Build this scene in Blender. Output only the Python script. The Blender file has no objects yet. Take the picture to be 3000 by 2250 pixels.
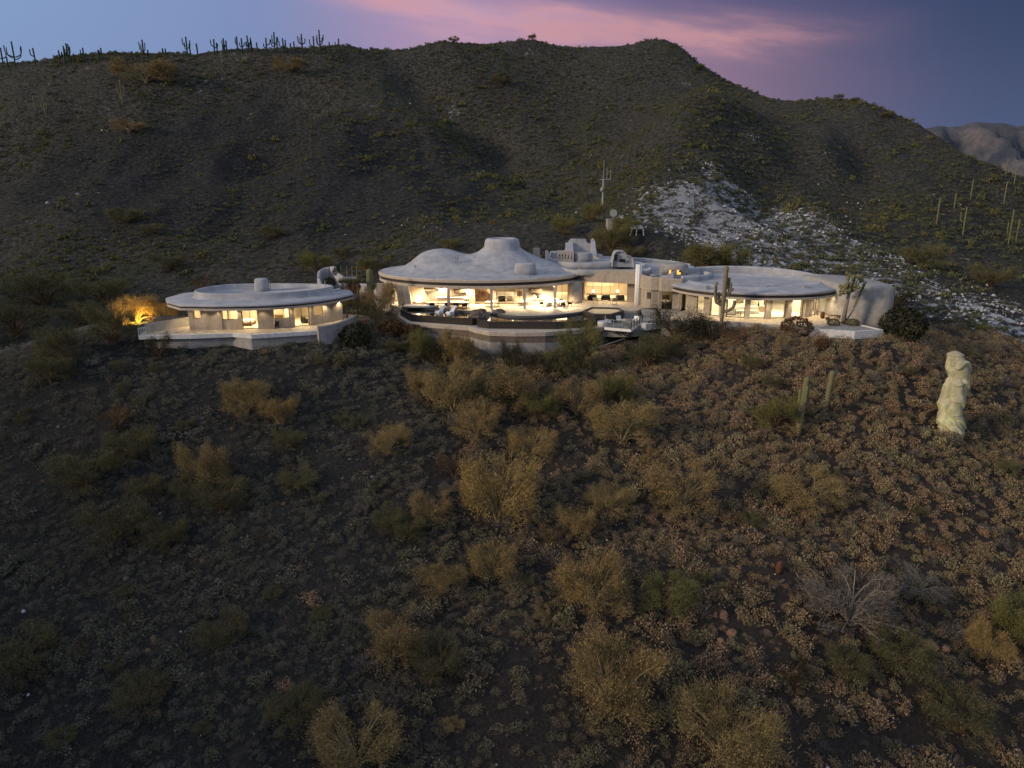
import bpy, math, random
import numpy as np
from mathutils import Vector, Matrix

SC = bpy.context.scene
COL = SC.collection
R = math.radians
PI = math.pi
random.seed(7)
rng = np.random.default_rng(7)

# ------------------------------------------------------------------ camera
FPX, CX, CY, CAMZ, PITCH = 2142.0, 1500.0, 1125.0, 18.0, R(15.3)
SP, CP = math.sin(PITCH), math.cos(PITCH)
cam_d = bpy.data.cameras.new('camera')
cam = bpy.data.objects.new('camera', cam_d)
COL.objects.link(cam)
cam.location = (0, 0, CAMZ)
cam.rotation_euler = (PI / 2 - PITCH, 0, 0)
cam_d.sensor_width = 36
cam_d.lens = FPX / 3000 * 36
cam_d.clip_start = 0.5
cam_d.clip_end = 20000
SC.camera = cam

# ------------------------------------------------------------------ node helper
class S:
    """wraps a socket so that shader maths reads as an expression"""
    def __init__(s, nt, k): s.nt, s.k = nt, k
def _m(nt, op, *a, clamp=False):
    n = nt.nodes.new('ShaderNodeMath'); n.operation = op; n.use_clamp = clamp
    for i, v in enumerate(a):
        if isinstance(v, S): nt.links.new(v.k, n.inputs[i])
        else: n.inputs[i].default_value = v
    return S(nt, n.outputs[0])
for _n, _op in (('__add__', 'ADD'), ('__sub__', 'SUBTRACT'), ('__mul__', 'MULTIPLY'), ('__truediv__', 'DIVIDE'), ('__pow__', 'POWER')):
    setattr(S, _n, (lambda op: lambda a, b: _m(a.nt, op, a, b))(_op))
S.__radd__ = lambda a, b: _m(a.nt, 'ADD', b, a)
S.__rsub__ = lambda a, b: _m(a.nt, 'SUBTRACT', b, a)
S.__rmul__ = lambda a, b: _m(a.nt, 'MULTIPLY', b, a)
def clamp(a): return _m(a.nt, 'MULTIPLY', a, 1.0, clamp=True)
def sstep(x, e0, e1):
    n = x.nt.nodes.new('ShaderNodeMapRange'); n.interpolation_type = 'SMOOTHSTEP'
    x.nt.links.new(x.k, n.inputs['Value'])
    n.inputs['From Min'].default_value = e0; n.inputs['From Max'].default_value = e1
    return S(x.nt, n.outputs[0])
def gauss(x, c, w):
    d = (x - c) * (1.0 / w) if not isinstance(c, S) else (x - c) * (1.0 / w)
    return _m(x.nt, 'EXPONENT', (d * d) * -1.0)
def mixc(f, a, b, nt):
    n = nt.nodes.new('ShaderNodeMix'); n.data_type = 'RGBA'
    for s, v in ((n.inputs[0], f), (n.inputs[6], a), (n.inputs[7], b)):
        if isinstance(v, S): nt.links.new(v.k, s)
        else: s.default_value = v if not isinstance(v, tuple) or len(v) == 4 else (*v, 1)
    return S(nt, n.outputs[2])
def ramp(f, stops, nt):
    n = nt.nodes.new('ShaderNodeValToRGB')
    e = n.color_ramp.elements
    while len(e) < len(stops): e.new(0.5)
    for i, (p, c) in enumerate(stops):
        e[i].position = p; e[i].color = (*c, 1)
    nt.links.new(f.k, n.inputs[0])
    return S(nt, n.outputs[0])
def noise(nt, vec, scale, detail=4, rough=0.55, col=False):
    n = nt.nodes.new('ShaderNodeTexNoise')
    if vec is not None: nt.links.new(vec.k, n.inputs['Vector'])
    n.inputs['Scale'].default_value = scale; n.inputs['Detail'].default_value = detail
    n.inputs['Roughness'].default_value = rough
    return S(nt, n.outputs[1 if col else 0])

# ------------------------------------------------------------------ world: dusk sky
SUN_DIR = Vector((-0.88, -0.40, 0.30)).normalized()      # towards the last warm light
world = bpy.data.worlds.new('World'); SC.world = world; world.use_nodes = True
nt = world.node_tree; nt.nodes.clear()
wout = nt.nodes.new('ShaderNodeOutputWorld')
sky = nt.nodes.new('ShaderNodeTexSky'); sky.sky_type = 'NISHITA'; sky.sun_disc = False
sky.sun_elevation = R(-2.0); sky.sun_rotation = math.atan2(SUN_DIR.x, SUN_DIR.y)
bg0 = nt.nodes.new('ShaderNodeBackground'); bg0.inputs[1].default_value = 0.05
hs = nt.nodes.new('ShaderNodeHueSaturation'); hs.inputs['Saturation'].default_value = 0.8
nt.links.new(sky.outputs[0], hs.inputs['Color']); nt.links.new(hs.outputs[0], bg0.inputs[0])
tc = nt.nodes.new('ShaderNodeTexCoord'); sep = nt.nodes.new('ShaderNodeSeparateXYZ')
nt.links.new(tc.outputs['Generated'], sep.inputs[0])
dx, dy, dz = (S(nt, sep.outputs[i]) for i in range(3))
dvec = S(nt, tc.outputs['Generated'])
hl = _m(nt, 'SQRT', dx * dx + dy * dy + 1e-5)
ux = dx / hl                                              # -1 west .. 1 east
el = dz / hl
grad = ramp(clamp(ux * 0.5 + 0.5), [(0.0, (0.34, 0.36, 0.47)), (0.20, (0.235, 0.36, 0.61)), (0.36, (0.20, 0.27, 0.50)),
            (0.50, (0.13, 0.14, 0.33)), (0.60, (0.075, 0.085, 0.21)), (0.68, (0.045, 0.065, 0.165)), (0.80, (0.018, 0.042, 0.105)), (1.0, (0.016, 0.036, 0.085))], nt)
# the band of sky above the ridge is where the dusk colours sit; overhead it is an even pale blue
over = sstep(el, 0.28, 0.75)
backing = sstep(dy * -1.0, -0.15, 0.6)
grad = mixc(clamp(over + backing), grad, (0.41, 0.47, 0.60), nt)
hz = gauss(el, 0.0, 0.09)
grad = mixc(gauss(el, 0.0, 0.14) * 0.42, grad, (0.17, 0.21, 0.36), nt)
# pink cloud streaks
az = dx / _m(nt, 'MAXIMUM', dy, 0.15)
mp = nt.nodes.new('ShaderNodeCombineXYZ')
for i, v in enumerate((az * 1.5 + el * 1.5, el * 9.0 + az * 1.1, dz * 0.0)): nt.links.new(v.k, mp.inputs[i])
cn = noise(nt, S(nt, mp.outputs[0]), 1.9, 5, 0.58)
mp2 = nt.nodes.new('ShaderNodeCombineXYZ')
for i, v in enumerate((az * 5.0, el * 26.0 + az * 4.0, dz * 0.0)): nt.links.new(v.k, mp2.inputs[i])
cn2 = noise(nt, S(nt, mp2.outputs[0]), 1.6, 5, 0.6)
elw = el + (cn - 0.5) * 0.07
s1 = gauss(elw, az * -0.13 + 0.198, 0.015) * sstep(az, -0.36, -0.14) * (1.0 - sstep(az, 0.06, 0.17))
s2 = gauss(elw, az * -0.02 + 0.183, 0.020) * sstep(az, -0.02, 0.08) * (1.0 - sstep(az, 0.24, 0.56))
broad = gauss(elw, az * -0.14 + 0.165, 0.078) * sstep(az, -0.36, -0.04) * (1.0 - sstep(az, 0.20, 0.62))
tex = sstep(cn2, 0.28, 0.66)
cl = clamp((s1 * 0.70 + s2 * 0.62) * (tex * 0.5 + 0.5) + broad * 0.74 * (cn * 0.9 + 0.5))
cfade = sstep(dy, 0.1, 0.5)
pink = mixc(sstep(az, -0.12, 0.42), (0.56, 0.34, 0.47), (0.27, 0.17, 0.25), nt)
pink = mixc(clamp(s1 + s2) * tex * 0.7, pink, (0.62, 0.31, 0.33), nt)
final = mixc(cl * cfade, grad, pink, nt)
bg1 = nt.nodes.new('ShaderNodeBackground'); bg1.inputs[1].default_value = 0.92
nt.links.new(final.k, bg1.inputs[0])
ad = nt.nodes.new('ShaderNodeAddShader')
nt.links.new(bg0.outputs[0], ad.inputs[0]); nt.links.new(bg1.outputs[0], ad.inputs[1])
nt.links.new(ad.outputs[0], wout.inputs[0])

sun_d = bpy.data.lights.new('sun', 'SUN'); sun_d.energy = 2.5; sun_d.angle = R(9); sun_d.color = (1.0, 0.78, 0.54)
sun = bpy.data.objects.new('sun', sun_d); COL.objects.link(sun)
sun.rotation_euler = SUN_DIR.to_track_quat('Z', 'Y').to_euler()

vs = SC.view_settings
vs.view_transform = 'Standard'; vs.look = 'None'; vs.exposure = 0.08; vs.gamma = 1.0; vs.use_curve_mapping = False
SC.cycles.use_denoising = True
SC.cycles.max_bounces = 6; SC.cycles.diffuse_bounces = 3; SC.cycles.transparent_max_bounces = 12
SC.cycles.sample_clamp_indirect = 4.0

# ------------------------------------------------------------------ picture point -> place
def ray(px, py):
    v = (CY - py) / FPX
    return Vector(((px - CX) / FPX, CP + v * SP, -SP + v * CP))
def G(px, py, z=0.0):
    d = ray(px, py); t = (z - CAMZ) / d.z
    return Vector((d.x * t, d.y * t, z))
def Q(px, py, y):
    d = ray(px, py); t = y / d.y
    return Vector((d.x * t, y, CAMZ + d.z * t))
def g2(px, py, z=0.0):
    p = G(px, py, z); return (p.x, p.y)
def proj(x, y, z):
    w = y * CP - (z - CAMZ) * SP
    u = y * SP + (z - CAMZ) * CP
    return CX + FPX * x / w, CY - FPX * u / w

# ------------------------------------------------------------------ materials
M = {}
def new_mat(name):
    m = bpy.data.materials.new(name); m.use_nodes = True
    t = m.node_tree; t.nodes.clear()
    o = t.nodes.new('ShaderNodeOutputMaterial'); b = t.nodes.new('ShaderNodeBsdfPrincipled')
    t.links.new(b.outputs[0], o.inputs[0]); M[name] = m
    return m, t, b, o
def setc(t, sock, v):
    if isinstance(v, S): t.links.new(v.k, sock)
    else: sock.default_value = (*v, 1) if isinstance(v, tuple) and len(v) == 3 else v
def bump(t, b, h, strength=0.4, dist=0.05):
    n = t.nodes.new('ShaderNodeBump'); n.inputs['Strength'].default_value = strength; n.inputs['Distance'].default_value = dist
    t.links.new(h.k, n.inputs['Height']); t.links.new(n.outputs[0], b.inputs['Normal'])
def pos(t):
    g = t.nodes.new('ShaderNodeNewGeometry'); return S(t, g.outputs['Position'])
def simple(name, c, rough=0.7, c2=None, sc=3.0, metal=0.0, bmp=0.0, bsc=30, spec=0.3, stain=0.0):
    m, t, b, o = new_mat(name)
    P = pos(t)
    if c2 is not None:
        f = sstep(noise(t, P, sc, 6, 0.65), 0.3, 0.7)
        col = mixc(f, c, c2, t)
        if stain:
            mpn = t.nodes.new('ShaderNodeMapping'); mpn.inputs['Scale'].default_value = (1, 1, 0.12)
            t.links.new(P.k, mpn.inputs[0])
            st = sstep(noise(t, S(t, mpn.outputs[0]), 1.6, 5, 0.7), 0.5, 0.72)
            col = mixc(st * stain, col, tuple(x * 0.55 for x in c), t)
        setc(t, b.inputs['Base Color'], col)
    else: setc(t, b.inputs['Base Color'], c)
    b.inputs['Roughness'].default_value = rough; b.inputs['Metallic'].default_value = metal
    b.inputs['Specular IOR Level'].default_value = spec
    if bmp: bump(t, b, noise(t, P, bsc, 5, 0.7), bmp, 0.04)
    return m
simple('roof_foam', (0.41, 0.415, 0.44), 0.9, (0.28, 0.29, 0.325), 0.6, bmp=0.7, bsc=6, spec=0.1, stain=0.5)
simple('stucco', (0.40, 0.345, 0.29), 0.92, (0.31, 0.27, 0.225), 1.6, bmp=0.6, bsc=9, spec=0.1, stain=0.45)
simple('stucco_grey', (0.36, 0.345, 0.33), 0.92, (0.26, 0.25, 0.24), 1.3, bmp=0.6, bsc=8, spec=0.1, stain=0.5)
simple('stucco_brown', (0.17, 0.14, 0.12), 0.92, (0.12, 0.10, 0.085), 2.0, bmp=0.4, bsc=9, spec=0.1)
simple('lip', (0.50, 0.44, 0.38), 0.85, (0.38, 0.33, 0.28), 2.5, spec=0.15, bmp=0.3)
simple('white_lip', (0.66, 0.66, 0.66), 0.7, (0.5, 0.5, 0.5), 2.5, spec=0.2, stain=0.4)
simple('dark_band', (0.030, 0.024, 0.020), 0.5, (0.045, 0.036, 0.03), 3)
simple('interior', (0.66, 0.58, 0.44), 0.85, (0.60, 0.52, 0.40), 0.8)
simple('interior_white', (0.76, 0.72, 0.60), 0.85)
simple('ceiling_mat', (0.52, 0.45, 0.34), 0.9)
simple('metal_dark', (0.02, 0.018, 0.016), 0.4, metal=0.3)
simple('pool_tile', (0.030, 0.026, 0.024), 0.35, (0.05, 0.043, 0.038), 6)
simple('curb', (0.055, 0.055, 0.055), 0.7, (0.085, 0.08, 0.075), 4, bmp=0.4)
simple('white_paint', (0.75, 0.75, 0.74), 0.5)
simple('cushion', (0.62, 0.60, 0.55), 0.9)
simple('dark_fabric', (0.02, 0.018, 0.016), 0.9)
simple('wood', (0.14, 0.085, 0.045), 0.6, (0.09, 0.055, 0.03), 5)
simple('wood_pale', (0.34, 0.27, 0.18), 0.6)
simple('stone', (0.155, 0.125, 0.105), 0.9, (0.07, 0.06, 0.055), 1.6, bmp=1.0, bsc=4)
simple('rock_orange', (0.30, 0.16, 0.10), 0.9, (0.17, 0.10, 0.07), 2, bmp=1.0, bsc=4)
simple('rock_pale', (0.50, 0.50, 0.51), 0.9, (0.26, 0.26, 0.27), 1.2)
simple('rock_dark', (0.12, 0.115, 0.115), 0.9, (0.06, 0.058, 0.058), 1.5)
simple('rust', (0.10, 0.045, 0.025), 0.9)
simple('galvanised', (0.34, 0.36, 0.36), 0.55, (0.25, 0.27, 0.27), 4, metal=0.2)
simple('asphalt', (0.040, 0.042, 0.045), 0.9, (0.055, 0.055, 0.056), 2.0, bmp=0.2)
simple('kerb_mat', (0.24, 0.23, 0.22), 0.9)
simple('picture_a', (0.30, 0.22, 0.14), 0.6, (0.05, 0.035, 0.03), 1.6)
simple('picture_b', (0.22, 0.17, 0.12), 0.6, (0.04, 0.03, 0.025), 2.3)
simple('screen_pale', (0.62, 0.56, 0.45), 0.5, (0.25, 0.2, 0.16), 1.1)
simple('drape', (0.50, 0.47, 0.33), 0.8, (0.30, 0.27, 0.18), 0.9, bmp=0.9, bsc=1.3, spec=0.2, stain=0.5)
simple('ceramic', (0.70, 0.68, 0.62), 0.3)
simple('black_stone', (0.012, 0.012, 0.013), 0.8)
simple('deck_glass', (0.20, 0.235, 0.22), 0.25, (0.15, 0.18, 0.17), 1.5)
simple('trunk_mat', (0.30, 0.235, 0.12), 0.9, (0.19, 0.15, 0.08), 4)
simple('trunk_grey', (0.24, 0.21, 0.17), 0.9, (0.14, 0.12, 0.10), 4)
simple('saguaro_brown', (0.26, 0.20, 0.13), 0.9, (0.14, 0.115, 0.075), 3)
simple('yucca_dry', (0.26, 0.13, 0.065), 0.9)
m, t, b, o = new_mat('saguaro_skin')
setc(t, b.inputs['Base Color'], mixc(noise(t, pos(t), 1.2, 4), (0.07, 0.085, 0.035), (0.19, 0.17, 0.08), t)); b.inputs['Roughness'].default_value = 0.8
m, t, b, o = new_mat('saguaro_ridge')
setc(t, b.inputs['Base Color'], (0.035, 0.050, 0.032)); b.inputs['Roughness'].default_value = 0.9
b.inputs['Specular IOR Level'].default_value = 0.05

def paver():
    m, t, b, o = new_mat('paver')
    P = pos(t)
    v = t.nodes.new('ShaderNodeTexVoronoi'); v.inputs['Scale'].default_value = 1.3; v.feature = 'F1'
    t.links.new(P.k, v.inputs['Vector'])
    hsv = t.nodes.new('ShaderNodeSeparateColor'); t.links.new(v.outputs['Color'], hsv.inputs[0])
    c = mixc(S(t, hsv.outputs[0]), (0.42, 0.35, 0.26), (0.56, 0.48, 0.37), t)
    c = mixc(sstep(noise(t, P, 1.8, 5), 0.35, 0.7) * 0.6, c, (0.22, 0.17, 0.12), t)
    setc(t, b.inputs['Base Color'], c); b.inputs['Roughness'].default_value = 0.75
paver()
def paver_grey():
    m, t, b, o = new_mat('paver_grey')
    P = pos(t)
    c = mixc(sstep(noise(t, P, 1.5, 6), 0.3, 0.7), (0.20, 0.195, 0.185), (0.30, 0.29, 0.27), t)
    setc(t, b.inputs['Base Color'], c); b.inputs['Roughness'].default_value = 0.8
paver_grey()

m, t, b, o = new_mat('glass')
tr = t.nodes.new('ShaderNodeBsdfTransparent'); tr.inputs[0].default_value = (0.93, 0.93, 0.92, 1)
gl = t.nodes.new('ShaderNodeBsdfGlossy'); gl.inputs['Roughness'].default_value = 0.02
mx = t.nodes.new('ShaderNodeMixShader')
lw = t.nodes.new('ShaderNodeLayerWeight'); lw.inputs[0].default_value = 0.35
t.links.new(_m(t, 'ADD', S(t, lw.outputs['Fresnel']) * 0.6, 0.02, clamp=True).k, mx.inputs[0])
t.links.new(tr.outputs[0], mx.inputs[1]); t.links.new(gl.outputs[0], mx.inputs[2]); t.links.new(mx.outputs[0], o.inputs[0])

m, t, b, o = new_mat('water')
b.inputs['Base Color'].default_value = (0.014, 0.016, 0.016, 1); b.inputs['Roughness'].default_value = 0.04
b.inputs['IOR'].default_value = 1.5; b.inputs['Specular IOR Level'].default_value = 0.9
bump(t, b, noise(t, pos(t), 2.2, 3), 0.10, 0.03)

simple('spa_water', (0.16, 0.12, 0.075), 0.32, (0.08, 0.065, 0.045), 1.5)
def emis(name, c, s):
    m, t, b, o = new_mat(name)
    b.inputs['Base Color'].default_value = (*c, 1); b.inputs['Emission Color'].default_value = (*c, 1)
    b.inputs['Emission Strength'].default_value = s
emis('lamp_glow', (1.0, 0.80, 0.50), 5.0)
emis('fire_glow', (1.0, 0.72, 0.36), 12.0)
emis('amber_glow', (1.0, 0.48, 0.08), 1.3)

def leafy(name, dark, light, alt, gain=1.0, zone=None):
    """foliage: varies leaf by leaf, plant by plant; zone = (dark2, light2) for plants on the western slope"""
    m, t, b, o = new_mat(name)
    oi = t.nodes.new('ShaderNodeObjectInfo'); g = t.nodes.new('ShaderNodeNewGeometry')
    rnd = S(t, oi.outputs['Random']); isl = S(t, g.outputs['Random Per Island'])
    c = mixc(isl, dark, light, t)
    c = mixc(sstep(rnd, 0.25, 0.95) * 0.75, c, alt, t)
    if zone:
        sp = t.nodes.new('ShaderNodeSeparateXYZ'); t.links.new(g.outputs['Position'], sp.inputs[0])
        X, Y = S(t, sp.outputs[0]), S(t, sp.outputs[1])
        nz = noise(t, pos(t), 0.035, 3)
        w = sstep(X + (nz - 0.5) * 26.0, -16.0, 12.0) * (1.0 - sstep(Y, 108.0, 150.0))  # greyer western plants; their shade and the eastern warm glow are painted in
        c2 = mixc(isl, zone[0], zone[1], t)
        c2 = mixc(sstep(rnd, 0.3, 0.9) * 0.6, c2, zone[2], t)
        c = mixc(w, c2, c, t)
    setc(t, b.inputs['Base Color'], c)
    b.inputs['Roughness'].default_value = 0.85; b.inputs['Specular IOR Level'].default_value = 0.1
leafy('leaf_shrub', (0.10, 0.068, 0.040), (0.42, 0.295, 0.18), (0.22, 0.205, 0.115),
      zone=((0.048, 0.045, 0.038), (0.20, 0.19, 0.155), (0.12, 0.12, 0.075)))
leafy('leaf_tan', (0.13, 0.085, 0.055), (0.42, 0.29, 0.19), (0.32, 0.20, 0.13))
leafy('leaf_far', (0.036, 0.038, 0.028), (0.150, 0.150, 0.100), (0.105, 0.125, 0.058))
leafy('leaf_palo', (0.09, 0.066, 0.030), (0.37, 0.265, 0.125), (0.26, 0.195, 0.085))
leafy('leaf_gold', (0.105, 0.076, 0.032), (0.42, 0.295, 0.125), (0.33, 0.23, 0.085))
leafy('leaf_olive', (0.040, 0.040, 0.022), (0.165, 0.150, 0.078), (0.12, 0.12, 0.055))
leafy('leaf_green', (0.048, 0.048, 0.018), (0.215, 0.195, 0.075), (0.15, 0.15, 0.05))
leafy('leaf_dark', (0.010, 0.012, 0.007), (0.050, 0.048, 0.026), (0.03, 0.035, 0.018))
leafy('leaf_rust', (0.035, 0.018, 0.010), (0.16, 0.085, 0.045), (0.10, 0.06, 0.035))
leafy('leaf_grey', (0.075, 0.064, 0.054), (0.235, 0.20, 0.17), (0.15, 0.135, 0.12))

# ------------------------------------------------------------------ mesh builder and tagging
class MB:
    def __init__(s): s.v, s.f = [], []
    def add(s, vs, fs):
        n = len(s.v); s.v.extend(tuple(p) for p in vs); s.f.extend(tuple(i + n for i in f) for f in fs); return s
    def prism(s, poly, z0, z1, top=None):
        n = len(poly); top = top or poly
        return s.add([(x, y, z0) for x, y in poly] + [(x, y, z1) for x, y in top],
              [tuple(range(n - 1, -1, -1)), tuple(range(n, 2 * n))] + [(i, (i + 1) % n, n + (i + 1) % n, n + i) for i in range(n)])
    def box(s, x0, y0, z0, x1, y1, z1): return s.prism([(x0, y0), (x1, y0), (x1, y1), (x0, y1)], z0, z1)
    def obox(s, c, w, d, z0, z1, a=0.0):
        ca, sa = math.cos(a), math.sin(a)
        return s.prism([(c[0] + x * ca - y * sa, c[1] + x * sa + y * ca) for x, y in ((-w/2, -d/2), (w/2, -d/2), (w/2, d/2), (-w/2, d/2))], z0, z1)
    def bar(s, p, q, w, h):
        p, q = Vector(p), Vector(q); d = (q - p).normalized()
        u = d.cross(Vector((0, 0, 1)))
        if u.length < 1e-3: u = Vector((1, 0, 0))
        u.normalize(); w2 = d.cross(u).normalized()
        vs = [e + u * a * w / 2 + w2 * b_ * h / 2 for e in (p, q) for a, b_ in ((-1, -1), (1, -1), (1, 1), (-1, 1))]
        return s.add(vs, [(3, 2, 1, 0), (4, 5, 6, 7)] + [(i, (i + 1) % 4, 4 + (i + 1) % 4, 4 + i) for i in range(4)])
    def rings(s, rs, cap0=True, cap1=True):
        n = len(rs[0]); vs = [p for r in rs for p in r]; fs = []
        for k in range(len(rs) - 1):
            for i in range(n):
                j = (i + 1) % n; fs.append((k * n + i, k * n + j, (k + 1) * n + j, (k + 1) * n + i))
        if cap0: fs.append(tuple(range(n - 1, -1, -1)))
        if cap1: fs.append(tuple(range((len(rs) - 1) * n, len(rs) * n)))
        return s.add(vs, fs)
    def tube(s, path, rad, n=6, rib=0.0):
        path = [Vector(p) for p in path]; rs = []; u = None
        for i, p in enumerate(path):
            d = (path[min(i + 1, len(path) - 1)] - path[max(i - 1, 0)])
            d = d.normalized() if d.length > 1e-6 else Vector((0, 0, 1))
            if u is None:
                u = d.cross(Vector((0, 1, 0)))
                if u.length < 0.1: u = d.cross(Vector((1, 0, 0)))
            u = (u - d * u.dot(d)).normalized(); w = d.cross(u)
            r = rad[i] if hasattr(rad, '__len__') else rad
            rs.append([p + (u * math.cos(a) + w * math.sin(a)) * r * (1 - rib * (k % 2)) for k, a in ((k, 2 * PI * k / n) for k in range(n))])
        return s.rings(rs)
    def lathe(s, c, prof, n=24, cap=True):
        return s.rings([[(c[0] + r * math.cos(2 * PI * k / n), c[1] + r * math.sin(2 * PI * k / n), c[2] + z) for k in range(n)] for r, z in prof], cap, cap)
    def build(s, name, mat, parent=None, smooth=False, shift=None):
        me = bpy.data.meshes.new(name)
        org = shift if shift is not None else ORG
        me.from_pydata([(x - org[0], y - org[1], z - org[2]) for x, y, z in s.v], [], s.f)
        me.materials.append(M[mat] if isinstance(mat, str) else mat)
        if smooth: me.polygons.foreach_set('use_smooth', [True] * len(me.polygons))
        me.update()
        o = bpy.data.objects.new(name, me); COL.objects.link(o)
        if parent: o.parent = parent
        return o
ORG = (0.0, 0.0, 0.0)
def tag(o, label=None, cat=None, group=None, kind=None):
    if label: o['label'] = label
    if cat: o['category'] = cat
    if group: o['group'] = group
    if kind: o['kind'] = kind
    return o
def thing(name, label, cat, loc=(0, 0, 0), rz=0.0, group=None):
    """an Empty at the thing's base; parts built after it use world coordinates minus ORG"""
    global ORG
    o = bpy.data.objects.new(name, None); COL.objects.link(o)
    o.location = loc; o.rotation_euler = (0, 0, rz); o.empty_display_size = 0.3
    ORG = (0.0, 0.0, 0.0)
    return tag(o, label, cat, group)
def at(o):
    global ORG
    ORG = tuple(o.location)
def done():
    global ORG
    ORG = (0.0, 0.0, 0.0)
def copy_tree(o, loc, rz=0.0, sc=None, label=None, group=None, parent=None):
    c = o.copy(); COL.objects.link(c)
    if parent is None:
        c.location = loc; c.rotation_euler = (0, 0, rz)
        if sc: c.scale = (sc, sc, sc) if not hasattr(sc, '__len__') else sc
        if label: c['label'] = label
        if group: c['group'] = group
    else: c.parent = parent
    for ch in o.children: copy_tree(ch, None, parent=c)
    return c
def struct(o): o['kind'] = 'structure'; return o
def lamp(name, loc, power, color=(1.0, 0.80, 0.52), size=0.3, kind='POINT', rot=None, sx=None, sy=None, parent=None, spot=None, blend=0.6):
    d = bpy.data.lights.new(name, kind); d.energy = power; d.color = color
    if kind == 'AREA':
        d.shape = 'RECTANGLE'; d.size = sx; d.size_y = sy
    else: d.shadow_soft_size = size
    if kind == 'SPOT': d.spot_size = spot; d.spot_blend = blend
    o = bpy.data.objects.new(name, d); COL.objects.link(o); o.location = loc
    if rot is not None: o.rotation_euler = rot
    if parent:
        o.parent = parent; o.location = Vector(loc) - parent.location
    return o

# ------------------------------------------------------------------ terrain
def hash2(i, j, seed):
    h = (i * 374761393 + j * 668265263 + seed * 974634777) & 0xffffffff
    h = ((h ^ (h >> 13)) * 1274126177) & 0xffffffff
    return ((h ^ (h >> 16)) & 0xffff) / 65535.0
def vnoise(x, y, seed=0):
    i = np.floor(x).astype(np.int64); j = np.floor(y).astype(np.int64)
    fx, fy = x - i, y - j
    fx = fx * fx * fx * (fx * (fx * 6 - 15) + 10); fy = fy * fy * fy * (fy * (fy * 6 - 15) + 10)
    a = hash2(i, j, seed); b_ = hash2(i + 1, j, seed); c = hash2(i, j + 1, seed); d = hash2(i + 1, j + 1, seed)
    return (a + (b_ - a) * fx) * (1 - fy) + (c + (d - c) * fx) * fy - 0.5
def fbm(x, y, oct=4, seed=0, lac=2.03, gain=0.5):
    s = np.zeros_like(x); amp = 1.0
    for k in range(oct):
        ang = 0.6 * k; cx, sx = math.cos(ang), math.sin(ang)
        s += amp * vnoise(x * cx - y * sx, x * sx + y * cx, seed + k); x = x * lac; y = y * lac; amp *= gain
    return s
CTRL = []          # (x, y, z)
def cp(px, py, y):
    p = Q(px, py, y); CTRL.append((p.x, p.y, p.z))
for row in ([(-500, 2250, 50), (0, 2250, 46), (750, 2250, 42), (1500, 2250, 40), (2250, 2250, 40), (3000, 2250, 42), (3500, 2250, 44)],
            [(0, 3000, 33), (1500, 3000, 29), (3000, 3000, 30)],
            [(-500, 1800, 64), (0, 1800, 59), (750, 1800, 54), (1500, 1800, 51), (2250, 1800, 51), (3000, 1800, 53), (3500, 1800, 56)],
            [(-500, 1400, 80), (0, 1400, 74), (750, 1400, 70), (1500, 1400, 67), (2250, 1400, 67), (3000, 1400, 71), (3500, 1400, 76)],
            [(0, 1180, 82), (750, 1150, 82), (1500, 1150, 83), (2250, 1150, 81), (3000, 1180, 86)],
            [(-500, 1180, 88), (0, 1085, 87), (200, 1060, 87), (450, 1042, 89.5), (700, 1036, 90), (920, 1024, 91.5), (1050, 1000, 97), (1220, 1008, 99), (1400, 1046, 94), (1600, 1050, 93), (1760, 1028, 96),
             (1900, 1000, 98), (2150, 985, 93.5), (2300, 998, 89.5), (2500, 1000, 87), (2620, 985, 92), (2800, 990, 103), (3000, 1010, 112), (3500, 1080, 116)],
            [(-300, 1120, 104), (60, 1045, 106), (300, 975, 114), (480, 950, 118)],
            [(-300, 960, 150), (0, 900, 155), (300, 870, 152), (600, 838, 152), (900, 812, 152), (1200, 760, 150), (1500, 722, 150), (1800, 690, 150),
             (2070, 760, 142), (2300, 800, 142), (2600, 850, 136), (3000, 930, 128), (3500, 1000, 128)],
            [(-500, 640, 220), (0, 620, 216), (500, 620, 212), (1000, 600, 206), (1500, 590, 200), (1750, 620, 195), (2000, 590, 186), (2500, 690, 188), (3000, 800, 180), (3500, 900, 176)],
            [(-500, 410, 275), (0, 400, 272), (500, 390, 270), (1000, 360, 272), (1420, 370, 300), (1600, 440, 280), (1750, 470, 262), (2000, 380, 262), (2500, 440, 256), (3000, 640, 240), (3500, 760, 235)],
            [(800, 260, 305), (1200, 230, 330), (1600, 240, 345), (1900, 210, 345), (2200, 320, 320), (2450, 345, 300)]):
    for q in row: cp(*q)
CREST = [(-800, 260, 330), (-400, 222, 330), (0, 187, 330), (300, 163, 335), (700, 145, 340), (1000, 136, 345), (1300, 124, 355), (1560, 119, 365), (1750, 137, 372), (1860, 124, 375), (1945, 110, 372),
         (1990, 135, 370), (2080, 208, 362), (2200, 262, 350), (2350, 299, 335), (2450, 292, 325), (2540, 300, 320), (2660, 368, 308), (2800, 463, 290), (3000, 548, 272), (3300, 660, 255), (3800, 800, 240)]
for px, py, y in CREST:
    cp(px, py, y); p = Q(px, py, y)
    for dy_, dz_ in ((25, 7), (110, 40)):
        CTRL.append((p.x * (1 + dy_ / p.y), p.y + dy_, p.z - dz_ * (0.6 if p.z < 40 else 1)))
CTRL += [(-38, 100, -1.6), (-30, 104, -1.6), (-21, 106, -2.2), (-5, 113, -2.2), (-5, 125, -1.2), (12, 112, -2), (20, 112, -1.6), (36, 106, -1.4), (48, 104, -1.4), (10, 128, -0.8), (36, 118, -1.0), (22, 124, -0.8)]
CTRL = np.array(CTRL); _n = len(CTRL)
def _U(r2): return r2 * np.log(r2 + 1e-12) * 0.5
_xy = CTRL[:, :2] / 100.0
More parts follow.
